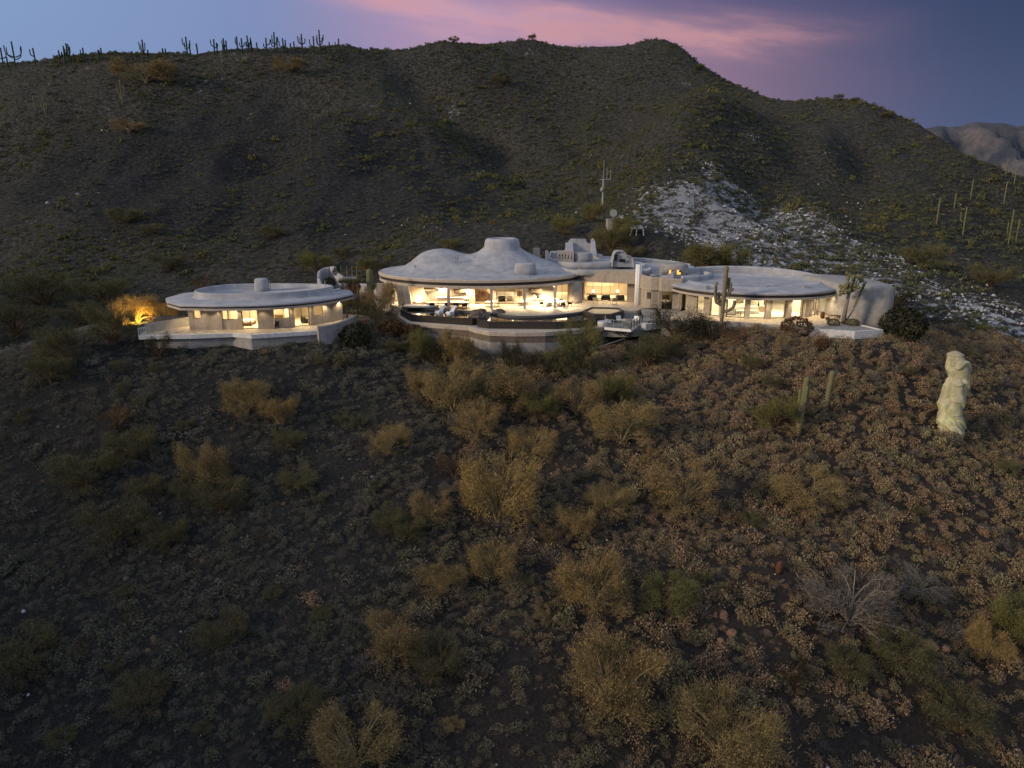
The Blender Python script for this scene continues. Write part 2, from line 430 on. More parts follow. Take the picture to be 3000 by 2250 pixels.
_K = _U(((_xy[:, None] - _xy[None]) ** 2).sum(-1)) + np.eye(_n) * 1e-3
_Pm = np.hstack([np.ones((_n, 1)), _xy]); _A = np.zeros((_n + 3, _n + 3)); _A[:_n, :_n] = _K; _A[:_n, _n:] = _Pm; _A[_n:, :_n] = _Pm.T
_w = np.linalg.solve(_A, np.concatenate([CTRL[:, 2], np.zeros(3)]))
PADS = [((-34.5, 100.5), 13.0, 9.0, -1.0), ((-5, 121), 18.5, 14.5, -0.6), ((17, 121), 9, 14, -0.6), ((36, 107), 17, 12.5, -0.6), ((4, 108), 12, 12, -1.2), ((43.5, 93.5), 7.5, 6.5, -0.85)]
SUNX, SUNY = Vector((SUN_DIR.x, SUN_DIR.y)).normalized()
GULLY = []
for pts_, dep_, wd_ in ((((1740, 640, 190), (1590, 500, 240), (1420, 380, 290), (1240, 250, 325)), 4.5, 10), (((1880, 560, 196), (2010, 400, 250), (2080, 290, 305)), -6, 16), (((2200, 640, 190), (2330, 480, 240)), 5, 10),
                        (((700, 640, 200), (820, 450, 255), (900, 300, 300)), 5, 12), (((300, 600, 212), (420, 420, 265)), -5, 18), (((2480, 560, 215), (2560, 420, 262)), 4.5, 10)):
    pts_ = [Q(*p_) for p_ in pts_]
    for a_, b_ in zip(pts_, pts_[1:]): GULLY.append((a_.x, a_.y, b_.x, b_.y, dep_, wd_))
def Hgt(x, y):
    x = np.asarray(x, float).ravel(); y = np.asarray(y, float).ravel(); out = np.empty_like(x)
    for s0 in range(0, len(x), 40000):
        xs, ys = x[s0:s0 + 40000] / 100, y[s0:s0 + 40000] / 100
        r2 = (xs[:, None] - _xy[None, :, 0]) ** 2 + (ys[:, None] - _xy[None, :, 1]) ** 2
        out[s0:s0 + 40000] = _U(r2) @ _w[:_n] + _w[_n] + xs * _w[_n + 1] + ys * _w[_n + 2]
    d = np.hypot(x, y)
    # past the ridge the fitted surface hands over to a low plain
    yend = 470 + 0 * x
    k = np.clip((np.maximum(d, y) - 430) / 160, 0, 1); k = k * k * (3 - 2 * k)
    out = out * (1 - k) + (-18 + 10 * fbm(x / 300, y / 300, 3, 9)) * k
    k2 = np.clip((25 - y) / 25, 0, 1); out = out * (1 - k2) + (-32) * k2
    k3 = np.clip((np.abs(x) - 340) / 120, 0, 1) * (1 - k); out = out * (1 - k3) + np.clip(out, -40, 60) * k3
    # unseen ridge, added west of the drone to shade the lower left slope
    pd = (x + 214) * SUNX + (y + 8) * SUNY; pl = (x + 214) * -SUNY + (y + 8) * SUNX
    out += 84 * np.exp(-(pd / 62) ** 2) * np.clip((pl + 170) / 60, 0, 1) * np.clip((330 - pl) / 90, 0, 1) * (1 + .10 * fbm(pl / 40, pl * 0, 3, 61))
    far = np.clip((y - 120) / 120, 0, 1)
    g = fbm(x / 34, y / 60, 5, 3)
    crest_ok = 1 - 0.75 * np.clip((y - 290) / 40, 0, 1)
    for (x0, y0, x1, y1, dep, wd) in GULLY:
        t = np.clip(((x - x0) * (x1 - x0) + (y - y0) * (y1 - y0)) / ((x1 - x0) ** 2 + (y1 - y0) ** 2), 0, 1)
        out -= dep * np.exp(-(((x - x0 - t * (x1 - x0)) ** 2 + (y - y0 - t * (y1 - y0)) ** 2) / wd ** 2)) * (1 - k)
    out += far * (1 - k) * crest_ok * (6.0 * g - 8.0 * np.abs(fbm((x + .25 * y) / 44, y / 140, 3, 33)) + 2.0 - 1.6 * np.abs(fbm(x / 15 + 7, y / 30, 4, 5)))
    out += (0.30 * fbm(x / 3.1, y / 3.1, 4, 11) + 0.7 * fbm(x / 11, y / 11, 2, 21)) * np.clip(d / 60, 0.2, 1)
    for (c, a, b_, zp) in PADS:
        rho = np.sqrt(((x - c[0]) / a) ** 2 + ((y - c[1]) / b_) ** 2)
        lim = zp + np.maximum(0, rho - 1) * min(a, b_) * 0.7
        out = np.where(rho < 2.2, np.minimum(out, lim), out)
    return out
def H1(x, y): return float(Hgt([x], [y])[0])
def hit(px, py, y0=26.0, y1=420.0):
    """where the sight line through a picture point meets the ground"""
    d = ray(px, py); ys = np.concatenate([np.arange(y0, 130, 0.25), np.arange(130, y1, 0.8)])
    zs = CAMZ + d.z / d.y * ys; xs = d.x / d.y * ys
    below = Hgt(xs, ys) > zs
    i = int(np.argmax(below)) if below.any() else len(ys) - 1
    return Vector((xs[i], ys[i], float(Hgt([xs[i]], [ys[i]])[0])))

def axis(parts):
    out = []
    for a, b_, st in parts: out += list(np.arange(a, b_, st))
    return np.array(out)
ax_y = axis([(-400, 0, 40), (0, 24, 4), (24, 130, 0.7), (130, 400, 2.0), (400, 700, 10), (700, 2000, 60), (2000, 9001, 500)])
ax_xp = axis([(0, 75, 0.7), (75, 300, 2.2), (300, 600, 12), (600, 2000, 80), (2000, 9001, 500)])
ax_x = np.concatenate([-ax_xp[:0:-1], ax_xp])
GX, GY = np.meshgrid(ax_x, ax_y)
GZ = Hgt(GX, GY)
nx, ny = len(ax_x), len(ax_y)
me = bpy.data.meshes.new('ground')
me.vertices.add(nx * ny); me.vertices.foreach_set('co', np.stack([GX.ravel(), GY.ravel(), GZ], 1).ravel())
ii, jj = np.meshgrid(np.arange(nx - 1), np.arange(ny - 1)); v0 = (jj * nx + ii).ravel()
quads = np.stack([v0, v0 + 1, v0 + nx + 1, v0 + nx], 1)
me.loops.add(quads.size); me.loops.foreach_set('vertex_index', quads.ravel())
me.polygons.add(len(quads)); me.polygons.foreach_set('loop_start', np.arange(0, quads.size, 4)); me.polygons.foreach_set('loop_total', np.full(len(quads), 4))
me.polygons.foreach_set('use_smooth', np.ones(len(quads), bool)); me.update()
def ground_mat():
    m, t, b, o = new_mat('ground_mat')
    P = pos(t)
    sp = t.nodes.new('ShaderNodeSeparateXYZ'); t.links.new(P.k, sp.inputs[0]); X, Y, Z = (S(t, sp.outputs[i]) for i in range(3))
    fine = noise(t, P, 5.0, 8, 0.75); mid = noise(t, P, 0.5, 5, 0.6); big = noise(t, P, 0.05, 4, 0.55)
    c = mixc(sstep(fine, 0.38, 0.74), (0.012, 0.0125, 0.013), (0.052, 0.052, 0.050), t)
    c = mixc(sstep(mid, 0.5, 0.8) * 0.5, c, (0.075, 0.060, 0.050), t)
    warm = sstep(X + (big - 0.5) * 40.0, -14.0, 14.0) * (1.0 - sstep(Y, 100.0, 130.0))  # evening glow on the eastern slope, painted into the ground colour
    c = mixc(warm * 0.32, c, (0.070, 0.048, 0.036), t)
    # far hillside: fine mottling of scrub and pale rubble
    farf = sstep(Y, 115.0, 165.0)
    fn = noise(t, P, 0.9, 7, 0.7)
    fc = mixc(sstep(fn, 0.36, 0.66), (0.026, 0.026, 0.024), (0.105, 0.100, 0.086), t)
    fc = mixc(sstep(big, 0.5, 0.72) * 0.5, fc, (0.055, 0.064, 0.034), t)
    spots = sstep(noise(t, P, 0.07, 6, 0.75), 0.60, 0.70) * sstep(fn, 0.46, 0.62)
    fc = mixc(spots * 0.8, fc, (0.36, 0.34, 0.29), t)
    c = mixc(farf, c, fc, t)
    ta = t.nodes.new('ShaderNodeAttribute'); ta.attribute_name = 'talus'
    c = mixc(S(t, ta.outputs['Fac']) * 0.8, c, mixc(sstep(fn, 0.40, 0.70), (0.017, 0.018, 0.021), (0.062, 0.062, 0.066), t), t)
    # pale quartz scree and scattered pale outcrops: where they lie is stored on the ground itself
    at_ = t.nodes.new('ShaderNodeAttribute'); at_.attribute_name = 'scree'; sm = S(t, at_.outputs['Fac'])
    pat = noise(t, P, 0.34, 8, 0.74)
    cover = sstep(pat + sm * 0.15 - fn * 0.10, 0.535, 0.64) * sstep(sm, 0.03, 0.30)
    c = mixc(cover, c, mixc(fine, (0.19, 0.20, 0.22), (0.50, 0.51, 0.54), t), t)
    setc(t, b.inputs['Base Color'], c); b.inputs['Roughness'].default_value = 0.95; b.inputs['Specular IOR Level'].default_value = 0.08
    bump(t, b, fine * 0.4 + mid * 0.8 + fn * farf * 6.0, 0.9, 0.35)
    return m
SCREE = [hit(px, py) for px, py in ((1835, 600), (1850, 560), (1990, 540), (2080, 490), (2130, 500), (2190, 560), (2330, 590), (2450, 640), (2560, 720), (2700, 790), (2850, 860), (3060, 930), (3200, 1040), (3060, 1060), (2900, 985), (2780, 930), (2620, 880), (2400, 850), (2260, 810), (2150, 770), (2060, 735), (1960, 690), (1880, 650))]
SCREE = [(p_.x, p_.y) for p_ in SCREE]
PATCH = []
for px, py, w_ in ((580, 248, 70), (470, 255, 40), (1075, 305, 35), (1155, 325, 30), (735, 335, 28), (380, 372, 40), (2225, 408, 38), (1340, 330, 40), (1765, 262, 20), (1545, 160, 30), (1940, 240, 26), (1250, 500, 16), (1200, 360, 20), (300, 330, 30), (880, 300, 18), (1990, 250, 20), (1700, 620, 30)):
    p_ = hit(px, py); PATCH.append((p_.x, p_.y, w_ * p_.y / FPX))
def scree_mask(x, y):
    out = np.zeros(len(x)); n_ = 0
    wx = 9 * fbm(x / 17, y / 17, 4, 101); wy = 9 * fbm(x / 17, y / 17, 4, 102)
    for ox in (-3.5, 0, 3.5):
        for oy in (-3.5, 0, 3.5): out += inside(SCREE, x + wx + ox, y + wy + oy); n_ += 1
    out /= n_
    out *= 1 - .55 * np.clip((x - 48) / 50, 0, 1)
    for cx_, cy_, w_ in PATCH: out = np.maximum(out, .30 * np.exp(-(((x + wx * .6 - cx_) / w_) ** 2 + ((y + wy * .5 - cy_) / (w_ * 1.1)) ** 2)))
    return out
def inside(poly, x, y):
    r_ = np.zeros(len(x), bool); n = len(poly)
    for i in range(n):
        (x0, y0_), (x1, y1_) = poly[i][:2], poly[(i + 1) % n][:2]
        c = ((y0_ > y) != (y1_ > y)) & (x < (x1 - x0) * (y - y0_) / ((y1_ - y0_) + 1e-12) + x0); r_ ^= c
    return r_
TALUS = [hit(px, py) for px, py in ((60, 480), (330, 400), (600, 290), (900, 340), (1250, 430), (1480, 520), (1480, 640), (1200, 700), (700, 730), (250, 740), (40, 640))]
TALUS = [(p_.x, p_.y) for p_ in TALUS]
def talus_mask(x, y):
    out = np.zeros(len(x)); wx = 22 * fbm(x / 40, y / 40, 3, 111); wy = 22 * fbm(x / 40, y / 40, 3, 112)
    for ox in (-11, -4, 4, 11):
        for oy in (-11, -4, 4, 11): out += inside(TALUS, x + wx + ox, y + wy + oy)
    return out / 16
at_ = me.attributes.new('talus', 'FLOAT', 'POINT'); at_.data.foreach_set('value', talus_mask(GX.ravel(), GY.ravel()).astype(np.float32))
at_ = me.attributes.new('scree', 'FLOAT', 'POINT'); at_.data.foreach_set('value', scree_mask(GX.ravel(), GY.ravel()).astype(np.float32))
me.materials.append(ground_mat())
ground = bpy.data.objects.new('ground', me); COL.objects.link(ground); struct(ground)

# distant mountains
def mountains():
    xs = np.linspace(-2600, 4200, 520); ys = np.linspace(2600, 4400, 90)
    X, Y = np.meshgrid(xs, ys)
    crest_px = np.array([-2000, 2400, 2680, 2740, 2820, 2900, 2960, 3050, 3200, 3500, 5000]); crest_py = np.array([560, 420, 362, 358, 352, 366, 354, 350, 370, 390, 520])
    u = X / 3300 * FPX / 1.0 + CX
    pyc = np.interp(u, crest_px, crest_py)
    zc = CAMZ + 3300 * np.array([ray(0, p).z / ray(0, p).y for p in pyc.ravel()]).reshape(pyc.shape)
    prof = np.clip(1 - np.abs(Y - 3300) / 750, 0, 1) ** 0.85
    Z = -60 + (zc + 60) * prof
    ridg = np.abs(fbm(X.ravel() / 210, Y.ravel() / 420, 5, 40)).reshape(X.shape)
    Z = Z + 46 * fbm(X.ravel() / 55, Y.ravel() / 80, 4, 45).reshape(X.shape) * np.clip(np.abs(Y - 3300) / 120, .25, 1)
    Z = Z - ridg * 620 * np.clip(prof * 1.2, 0, 1) * np.clip(np.abs(Y - 3300) / 260, 0.06, 1)
    me = bpy.data.meshes.new('mountains'); n_x, n_y = len(xs), len(ys)
    i_, j_ = np.meshgrid(np.arange(n_x - 1), np.arange(n_y - 1)); a = (j_ * n_x + i_).ravel()
    me.from_pydata(np.stack([X.ravel(), Y.ravel(), Z.ravel()], 1).tolist(), [], np.stack([a, a + 1, a + n_x + 1, a + n_x], 1).tolist())
    me.polygons.foreach_set('use_smooth', [True] * len(me.polygons))
    m, t, b, o = new_mat('mountain_mat')
    P = pos(t)
    c = mixc(sstep(noise(t, P, 0.006, 8, 0.7), 0.35, 0.65), (0.030, 0.040, 0.062), (0.115, 0.105, 0.115), t)
    c = mixc(sstep(noise(t, P, 0.05, 5, 0.8), 0.5, 0.6) * 0.5, c, (0.035, 0.042, 0.045), t)
    setc(t, b.inputs['Base Color'], c); b.inputs['Roughness'].default_value = 1
    me.materials.append(m)
    o = bpy.data.objects.new('hills', me); COL.objects.link(o); struct(o)
mountains()

# ------------------------------------------------------------------ building helpers
def resample(poly, step=0.6, closed=False):
    pts = [Vector((p[0], p[1])) for p in poly]
    if closed: pts.append(pts[0])
    out = []
    for a, b_ in zip(pts, pts[1:]):
        n = max(1, int((b_ - a).length / step))
        out += [a.lerp(b_, k / n) for k in range(n)]
    if not closed: out.append(pts[-1])
    return out
def chaikin(poly, it=2, closed=True):
    pts = [Vector((p[0], p[1])) for p in poly]
    for _ in range(it):
        out = []
        n = len(pts)
        if not closed: out.append(pts[0])
        for i in range(n if closed else n - 1):
            a, b_ = pts[i], pts[(i + 1) % n]
            out += [a.lerp(b_, 0.25), a.lerp(b_, 0.75)]
        if not closed: out.append(pts[-1])
        pts = out
    return pts
def ell(c, a, b_, n=96, a0=0.0, a1=2 * PI):
    full = abs(a1 - a0 - 2 * PI) < 1e-6
    return [(c[0] + a * math.cos(a0 + (a1 - a0) * k / (n if full else n - 1)), c[1] + b_ * math.sin(a0 + (a1 - a0) * k / (n if full else n - 1))) for k in range(n)]
def offset(poly, d, closed=True):
    n = len(poly); out = []
    area = sum(poly[i][0] * poly[(i + 1) % n][1] - poly[(i + 1) % n][0] * poly[i][1] for i in range(n)) if closed else 1
    sg = 1 if area > 0 else -1
    for i in range(n):
        a = poly[(i - 1) % n] if closed or i > 0 else poly[i]; b_ = poly[(i + 1) % n] if closed or i < n - 1 else poly[i]
        t_ = Vector((b_[0] - a[0], b_[1] - a[1]))
        t_ = t_.normalized() if t_.length > 1e-9 else Vector((1, 0))
        out.append((poly[i][0] + t_.y * d * sg, poly[i][1] - t_.x * d * sg))
    return out                                            # +d = outwards
def ringset(mb, poly, prof, cap0=True, cap1=True):
    """closed plan curve swept through (outward offset, z) steps"""
    return mb.rings([[(x, y, z) for x, y in offset(poly, o)] for o, z in prof], cap0, cap1)
def strip(mb, pts, th, z0, z1, z1b=None, rnd=0.0):
    """wall following an open plan line; z1b = height at the far end"""
    L = offset([tuple(p) for p in pts], th / 2, False); Rr = offset([tuple(p) for p in pts], -th / 2, False)
    n = len(pts); vs = []; fs = []
    for i in range(n):
        zt = z1 if z1b is None else z1 + (z1b - z1) * i / (n - 1)
        if hasattr(z1, '__call__'): zt = z1(i / (n - 1))
        l, r = Vector(L[i]), Vector(Rr[i]); li, ri = l.lerp(r, 0.28), r.lerp(l, 0.28)
        if rnd: vs += [(*l, z0), (*l, zt - rnd), (*li, zt), (*ri, zt), (*r, zt - rnd), (*r, z0)]
        else: vs += [(*l, z0), (*l, zt), (*l.lerp(r, 0.4), zt), (*r.lerp(l, 0.4), zt), (*r, zt), (*r, z0)]
    for i in range(n - 1):
        a = i * 6
        for k in range(6): fs.append((a + k, a + (k + 1) % 6, a + 6 + (k + 1) % 6, a + 6 + k))
    fs += [tuple(range(5, -1, -1)), tuple(range((n - 1) * 6, n * 6))]
    return mb.add(vs, fs)
def soft_block(mb, poly, z0, z1, r=0.35, taper=0.0, it=2):
    p = [tuple(q) for q in chaikin(poly, it)]
    prof = [(taper, z0), (taper * 0.4, z0 + (z1 - z0) * 0.5), (0, z1 - r)] + [(-r * (1 - math.cos(a)), z1 - r + r * math.sin(a)) for a in (0.5, 1.0, PI / 2)]
    return ringset(mb, p, prof)

class Line:
    """plan line whose stretches are found by where they show in the picture"""
    def __init__(s, pts, z=1.0):
        s.p = resample(pts, 0.05); s.px = np.array([proj(q.x, q.y, z)[0] for q in s.p])
    def idx(s, px):
        return int(np.argmin(np.abs(s.px - px)))
    def part(s, px0, px1, step=12):
        i, j = sorted((s.idx(px0), s.idx(px1))); j = min(max(j, i + 2), len(s.p) - 1); i = min(i, j - 2)
        k = list(range(i, j, step)) + [j]
        return [s.p[q] for q in k]
def inward(pts, d): return [Vector(q) for q in offset([tuple(p) for p in pts], -d, False)]
def glazing(root, p0, p1, z0, z1, n=1, name='window', label=None, fw=0.07):
    """frame with its panes, one part with sub-parts"""
    mb = MB(); p0, p1 = Vector(p0), Vector(p1)
    P3 = lambda q, z: (q.x, q.y, z)
    mb.bar(P3(p0, z0 + fw / 2), P3(p1, z0 + fw / 2), fw, fw); mb.bar(P3(p0, z1 - fw / 2), P3(p1, z1 - fw / 2), fw, fw)
    for k in range(n + 1):
        q = p0.lerp(p1, k / n); mb.bar(P3(q, z0 + fw), P3(q, z1 - fw), fw * (1 if k in (0, n) else 0.7), fw)
    w = mb.build(name, 'metal_dark', root)
    if label: w['label'] = label
    for k in range(n):
        a, b_ = p0.lerp(p1, (k + 0.03) / n), p0.lerp(p1, (k + 0.97) / n)
        MB().add([P3(a, z0 + fw), P3(b_, z0 + fw), P3(b_, z1 - fw), P3(a, z1 - fw)], [(0, 1, 2, 3)]).build('pane', 'glass', w)
    return w
def facade(root, line, z0, z1, segs, th=0.35, mat='stucco', recess=0.12, endpx=None):
    """segs: (px0, px1, kind, opts); plain wall fills what lies between"""
    segs = sorted(segs, key=lambda s_: s_[0]); cur = line.px.min() if endpx is None else endpx[0]; last = line.px.max() if endpx is None else endpx[1]
    for px0, px1, kind, o in segs + [(last, last, 'end', {})]:
        if px0 - cur > 1.5: strip(MB(), line.part(cur, px0), th, z0, z1).build('wall', mat, root)
        cur = max(cur, px1)
        if kind == 'end': break
        pts = line.part(px0, px1)
        if kind == 'glass':
            q = inward([pts[0], pts[-1]], recess)
            glazing(root, q[0], q[-1], z0 + 0.02, o.get('top', z1) - 0.02, o.get('n', 1), o.get('name', 'window'), o.get('label'))
            if o.get('top'): strip(MB(), pts, th, o['top'], z1).build('wall', mat, root)
        elif kind == 'win':
            strip(MB(), pts, th, z0, o['a']).build('wall', mat, root)
            if z1 - o['b'] > 0.05: strip(MB(), pts, th, o['b'], z1).build('wall', mat, root)
            q = inward([pts[0], pts[-1]], recess)
            glazing(root, q[0], q[-1], o['a'], min(o['b'], z1 - 0.02), o.get('n', 1), 'window', o.get('label'))
        elif kind == 'pier':
            strip(MB(), pts, o.get('th', 0.95), z0, z1).build('pier', o.get('mat', mat), root)

# ================================================================== MAIN HOUSE
MC = (-5.0, 121.0); MA, MBB = 16.7, 12.9
house = thing('villa', 'large adobe villa with a volcano-shaped grey roof and lit glass walls on the hill crest', 'house', (0, 112, 0))
at(house)
def main_outline(n=120):
    out = []
    for x, y in ell(MC, MA, MBB, n): out.append((x, y))
    return out
MO = main_outline()
# the western end of the eave is cut in straight facets
MO = [(x, y) if not (x < -14.5 and y < 118.5) else (x, y) for x, y in MO]
mb = MB(); ringset(mb, MO, [(-0.9, 3.02), (0.0, 3.02), (0.02, 3.40), (-0.10, 3.43)], False, False); mb.build('fascia', 'lip', house)
mb = MB(); ringset(mb, MO, [(-0.14, 3.38), (-0.14, 3.92)], False, False); mb.build('fascia_band', 'dark_band', house)
mb = MB(); ringset(mb, MO, [(-0.12, 3.88), (0.10, 3.88), (0.14, 4.24), (0.02, 4.36)], False, False); mb.build('roof_edge', 'lip', house)
mb = MB(); mb.add([(x, y, 3.04) for x, y in offset(MO, -0.15)], [tuple(range(len(MO) - 1, -1, -1))]); mb.build('ceiling', 'ceiling_mat', house)
AP = (-1.6, 120.5)
def main_roof_z(x, y, s_):
    base = 4.33 + 2.65 * max(0, 1 - s_) ** 1.28 + 1.95 * math.exp(-max(0, math.hypot(x - AP[0], y - AP[1]) - 2.6) / 2.0)
    dome = 2.35 * math.exp(-(abs((x + 12.7) / 4.5) ** 2.6 + abs((y - 121.5) / 5.6) ** 2.6))
    ridge = 0.55 * math.exp(-(((x - 4.5) / 4.0) ** 2 + ((y - 122) / 4) ** 2))
    return base + (dome + ridge) * min(1, (1 - s_) * 3.2)
mb = MB(); NS = 44; rs = []
for k in range(NS):
    s_ = 1 - k / NS
    ring = []
    for (x, y) in MO:
        X, Y = AP[0] + (x - AP[0]) * s_, AP[1] + (y - AP[1]) * s_
        wob = 0.10 * float(fbm(np.array([X / 1.7]), np.array([Y / 1.7]), 2, 77)[0]) * min(1, (1 - s_) * 6)
        ring.append((X, Y, main_roof_z(X, Y, s_) + wob))
    rs.append(ring)
mb.rings(rs, False, True); mb.build('roof', 'roof_foam', house, True)
# the crater-like chimney at the apex
mb = MB(); mb.lathe((*AP, 0), [(3.5, 7.0), (3.2, 7.45), (3.03, 7.9), (2.90, 8.4), (2.82, 8.9), (2.74, 9.28), (2.45, 9.48), (2.1, 9.55), (1.8, 9.45), (1.7, 9.0)], 40)
mb.build('chimney', 'roof_foam', house, True)
# low capped vent toward the front and a round flue behind
soft_block(MB(), [(0.6, 111.6), (3.4, 111.6), (3.7, 113.6), (0.4, 113.6)], 4.5, 6.35, 0.3, 0.25).build('roof_vent', 'roof_foam', house, True)
q = Q(1571, 760, 124); MB().lathe((q.x, 124, 0), [(0.72, 4.5), (0.62, 6.2), (0.60, 7.55), (0.5, 7.7), (0.3, 7.72)], 18).build('flue', 'stucco', house, True)
for px, py in ((1334, 756), (1339, 752), (1215, 781)):
    q = Q(px, py, 116); MB().tube([(q.x, q.y, q.z - 0.7), (q.x, q.y, q.z + 0.3)], 0.10, 8).build('vent_pipe', 'galvanised', house)

# glazed front of the great room
fl = Line([(-20.2, 116.2), (-19.5, 115.5), (-15.5, 114.6), (-5.9, 113.2), (0.3, 112.9), (4.5, 113.2), (8.6, 114.8), (10.2, 116.6)])
facade(house, fl, 0, 3.03, [(1165, 1186, 'glass', dict(n=1)), (1392, 1438, 'glass', dict(n=2)), (1454, 1506, 'glass', dict(n=2)),
       (1512, 1533, 'glass', dict(n=2, name='glass_door', top=2.45)), (1629, 1665, 'glass', dict(n=2))], mat='stucco')
# slanting piers under the western end of the roof
for i, (px, w, y) in enumerate(((1119, 1.0, 114.2), (1142, 0.9, 113.6), (1173, 1.0, 112.4), (1193, 1.0, 111.6))):
    q = Q(px, 880, y); x = q.x
    mb = MB(); mb.rings([[(x + dx_ * w / 2 + sh, y + dy_ * 0.5, z) for dx_, dy_ in ((-1, -1), (1, -1), (1, 1), (-1, 1))] for z, sh in ((-0.2, 0.28), (1.5, 0.05), (3.03, -0.22))])
    mb.build('pier', 'stucco' if i != 3 else 'stucco_grey', house)
# outdoor hearth: leaning plaster mass with a stepped bench and the fire in it
q = Q(1222, 880, 112.8)
mb = MB(); mb.rings([[(q.x + a * s_, 113.2 + c, z) for a, c in ((-1.3, -0.7), (1.4, -0.7), (1.4, 0.8), (-1.3, 0.8))] for z, s_ in ((0, 1.35), (0.7, 1.25), (1.5, 0.95), (2.3, 0.8), (3.03, 0.75))])
mb.build('hearth', 'stucco', house)
MB().box(q.x - 1.6, 111.6, 0, q.x + 2.4, 112.4, 0.45).build('hearth_bench', 'stucco', house)
mb = MB(); mb.rings([[(q.x + 0.35 + r * math.cos(a), 112.25 + r * 0.5 * math.sin(a), z) for a in np.linspace(0, 2 * PI, 9)[:-1]] for z, r in ((0.46, 0.42), (0.75, 0.5), (1.1, 0.3), (1.45, 0.04))])
mb.build('fire', 'fire_glow', house)
lamp('fire_light', (q.x + 0.3, 111.7, 0.9), 260, (1.0, 0.70, 0.36), 0.35, parent=house)
# thin roof posts along the terrace
for px, py, mat_ in ((1315, 905, 'lip'), (1440, 905, 'stucco_grey'), (1537, 904, 'stucco_grey'), (1625, 901, 'lip')):
    g = G(px, py, 0); MB().box(g.x - 0.19, g.y - 0.19, 0, g.x + 0.19, g.y + 0.19, 3.03).build('post', mat_, house)
# thick round column where the great room meets the dining room
g = G(1687, 888, 0); MB().lathe((g.x, g.y + 0.6, 0), [(1.02, 0), (1.0, 0.4), (0.95, 3.3)], 28).build('column', 'stucco', house, True)
# room: back wall, side wall, floor
mb = MB(); strip(mb, resample([(-19.3, 115.6), (-19.0, 122.6), (11.5, 123.0), (10.4, 117)], 1.5), 0.2, 0, 3.03); mb.build('inner_wall', 'interior', house)
MB().box(-4.0, 117.6, 0, -2.9, 123, 3.03).build('partition', 'interior', house)
for x, y, w, h in ((-8.8, 120.3, 2.2, 1.1), (5.2, 121.8, 2.6, 1.2)):
    MB().box(x - w / 2, y, 1.2, x + w / 2, y + 0.06, 1.2 + h).build('wall_panel', 'picture_b', house)
# stairs inside, seen through the eastern panes
for k in range(6):
    MB().box(6.6, 116.6 + k * 0.32, 0, 10.2, 116.9 + k * 0.32, 0.17 * (k + 1)).build('stair', 'interior_white', house)

# DINING WING --------------------------------------------------
dl = Line([(10.6, 116.9), (12.5, 116.0), (15.5, 115.3), (19.6, 114.6)])
facade(house, dl, 0, 3.3, [(1711, 1837, 'glass', dict(n=5))], mat='stucco', recess=0.35, endpx=(1700, 1868))
DO = resample([(10.6, 116.8), (11.6, 115.4), (13.6, 114.7), (16.4, 113.8), (20.2, 112.3)], 0.5)
mb = MB(); strip(mb, DO, 0.5, 3.15, 4.95, 5.25, rnd=0.12); mb.build('fascia', 'stucco', house, False)
MB().prism([(10, 114.9), (13.6, 114.9), (20.2, 112.7), (21, 126), (10, 126)], 3.20, 3.32).build('ceiling', 'ceiling_mat', house)
mb = MB(); strip(mb, resample([(10.9, 117.2), (11.0, 124), (20.3, 124), (20.3, 114.6)], 1.5), 0.2, 0, 3.3); mb.build('inner_wall', 'interior', house)
MB().box(12.6, 123.6, 1.35, 17.2, 123.88, 2.7).build('wall_panel', 'interior_white', house)
# flat roofs stepping up behind
def flat_roof(poly, z, mat_='roof_foam', lip=0.25, th=0.5, name='roof'):
    p = [tuple(q_) for q_ in chaikin(poly, 2)]
    mb = MB(); ringset(mb, p, [(0, z - th), (0, z + lip - 0.06), (-0.08, z + lip), (-0.26, z + lip), (-0.38, z + lip - 0.1), (-0.5, z)], True, True)
    return mb.build(name, mat_, house, True)
flat_roof([(9.6, 113.9), (13.6, 115.0), (20.3, 112.6), (23, 118), (22, 132), (6, 132), (7, 122)], 4.75)
flat_roof([(7.6, 119.5), (15, 118.6), (19.5, 121.5), (19.5, 131), (5.5, 131)], 5.55, lip=0.18, th=0.9)
# roof features: scooped towers, pierced parapet, curved fins
def blk(px0, px1, pyt, pyb, y, d=2.4, r=0.3, taper=0.15, mat_='roof_foam', name='roof_tower', it=2):
    a, b_, c = Q(px0, pyb, y), Q(px1, pyb, y), Q((px0 + px1) / 2, pyt, y)
    mb = soft_block(MB(), [(a.x, y), (b_.x, y), (b_.x, y + d), (a.x, y + d)], a.z - 0.4, c.z, r, taper, it)
    return mb.build(name, mat_, house, True)
def tri_fin(px0, px1, pyt, pyb, y, d=0.9, lean=-1, mat_='roof_foam'):
    a, b_ = Q(px0, pyb, y), Q(px1, pyb, y); t_ = Q(px0, pyt, y).z; w = b_.x - a.x
    prof = [(0, 0), (w, 0), (w * 0.72, (t_ - a.z) * 0.45), (w * 0.5, (t_ - a.z) * 0.8), (w * 0.3, t_ - a.z), (0.05, t_ - a.z)] if lean < 0 else [(0, 0), (w, 0), (w, t_ - a.z), (w * .7, t_ - a.z), (w * .4, (t_ - a.z) * .7), (w * .2, (t_ - a.z) * .3)]
    n = len(prof); vs = [(a.x + u, y + dd, a.z - 0.3 + v) for dd in (0, d) for u, v in prof]
    return MB().add(vs, [tuple(range(n)), tuple(range(2 * n - 1, n - 1, -1))] + [(i, n + i, n + (i + 1) % n, (i + 1) % n) for i in range(n)]).build('roof_fin', mat_, house)
tri_fin(1598, 1618, 730, 756, 127, 1.2)
blk(1612, 1636, 738, 758, 128.2, 2, 0.2)
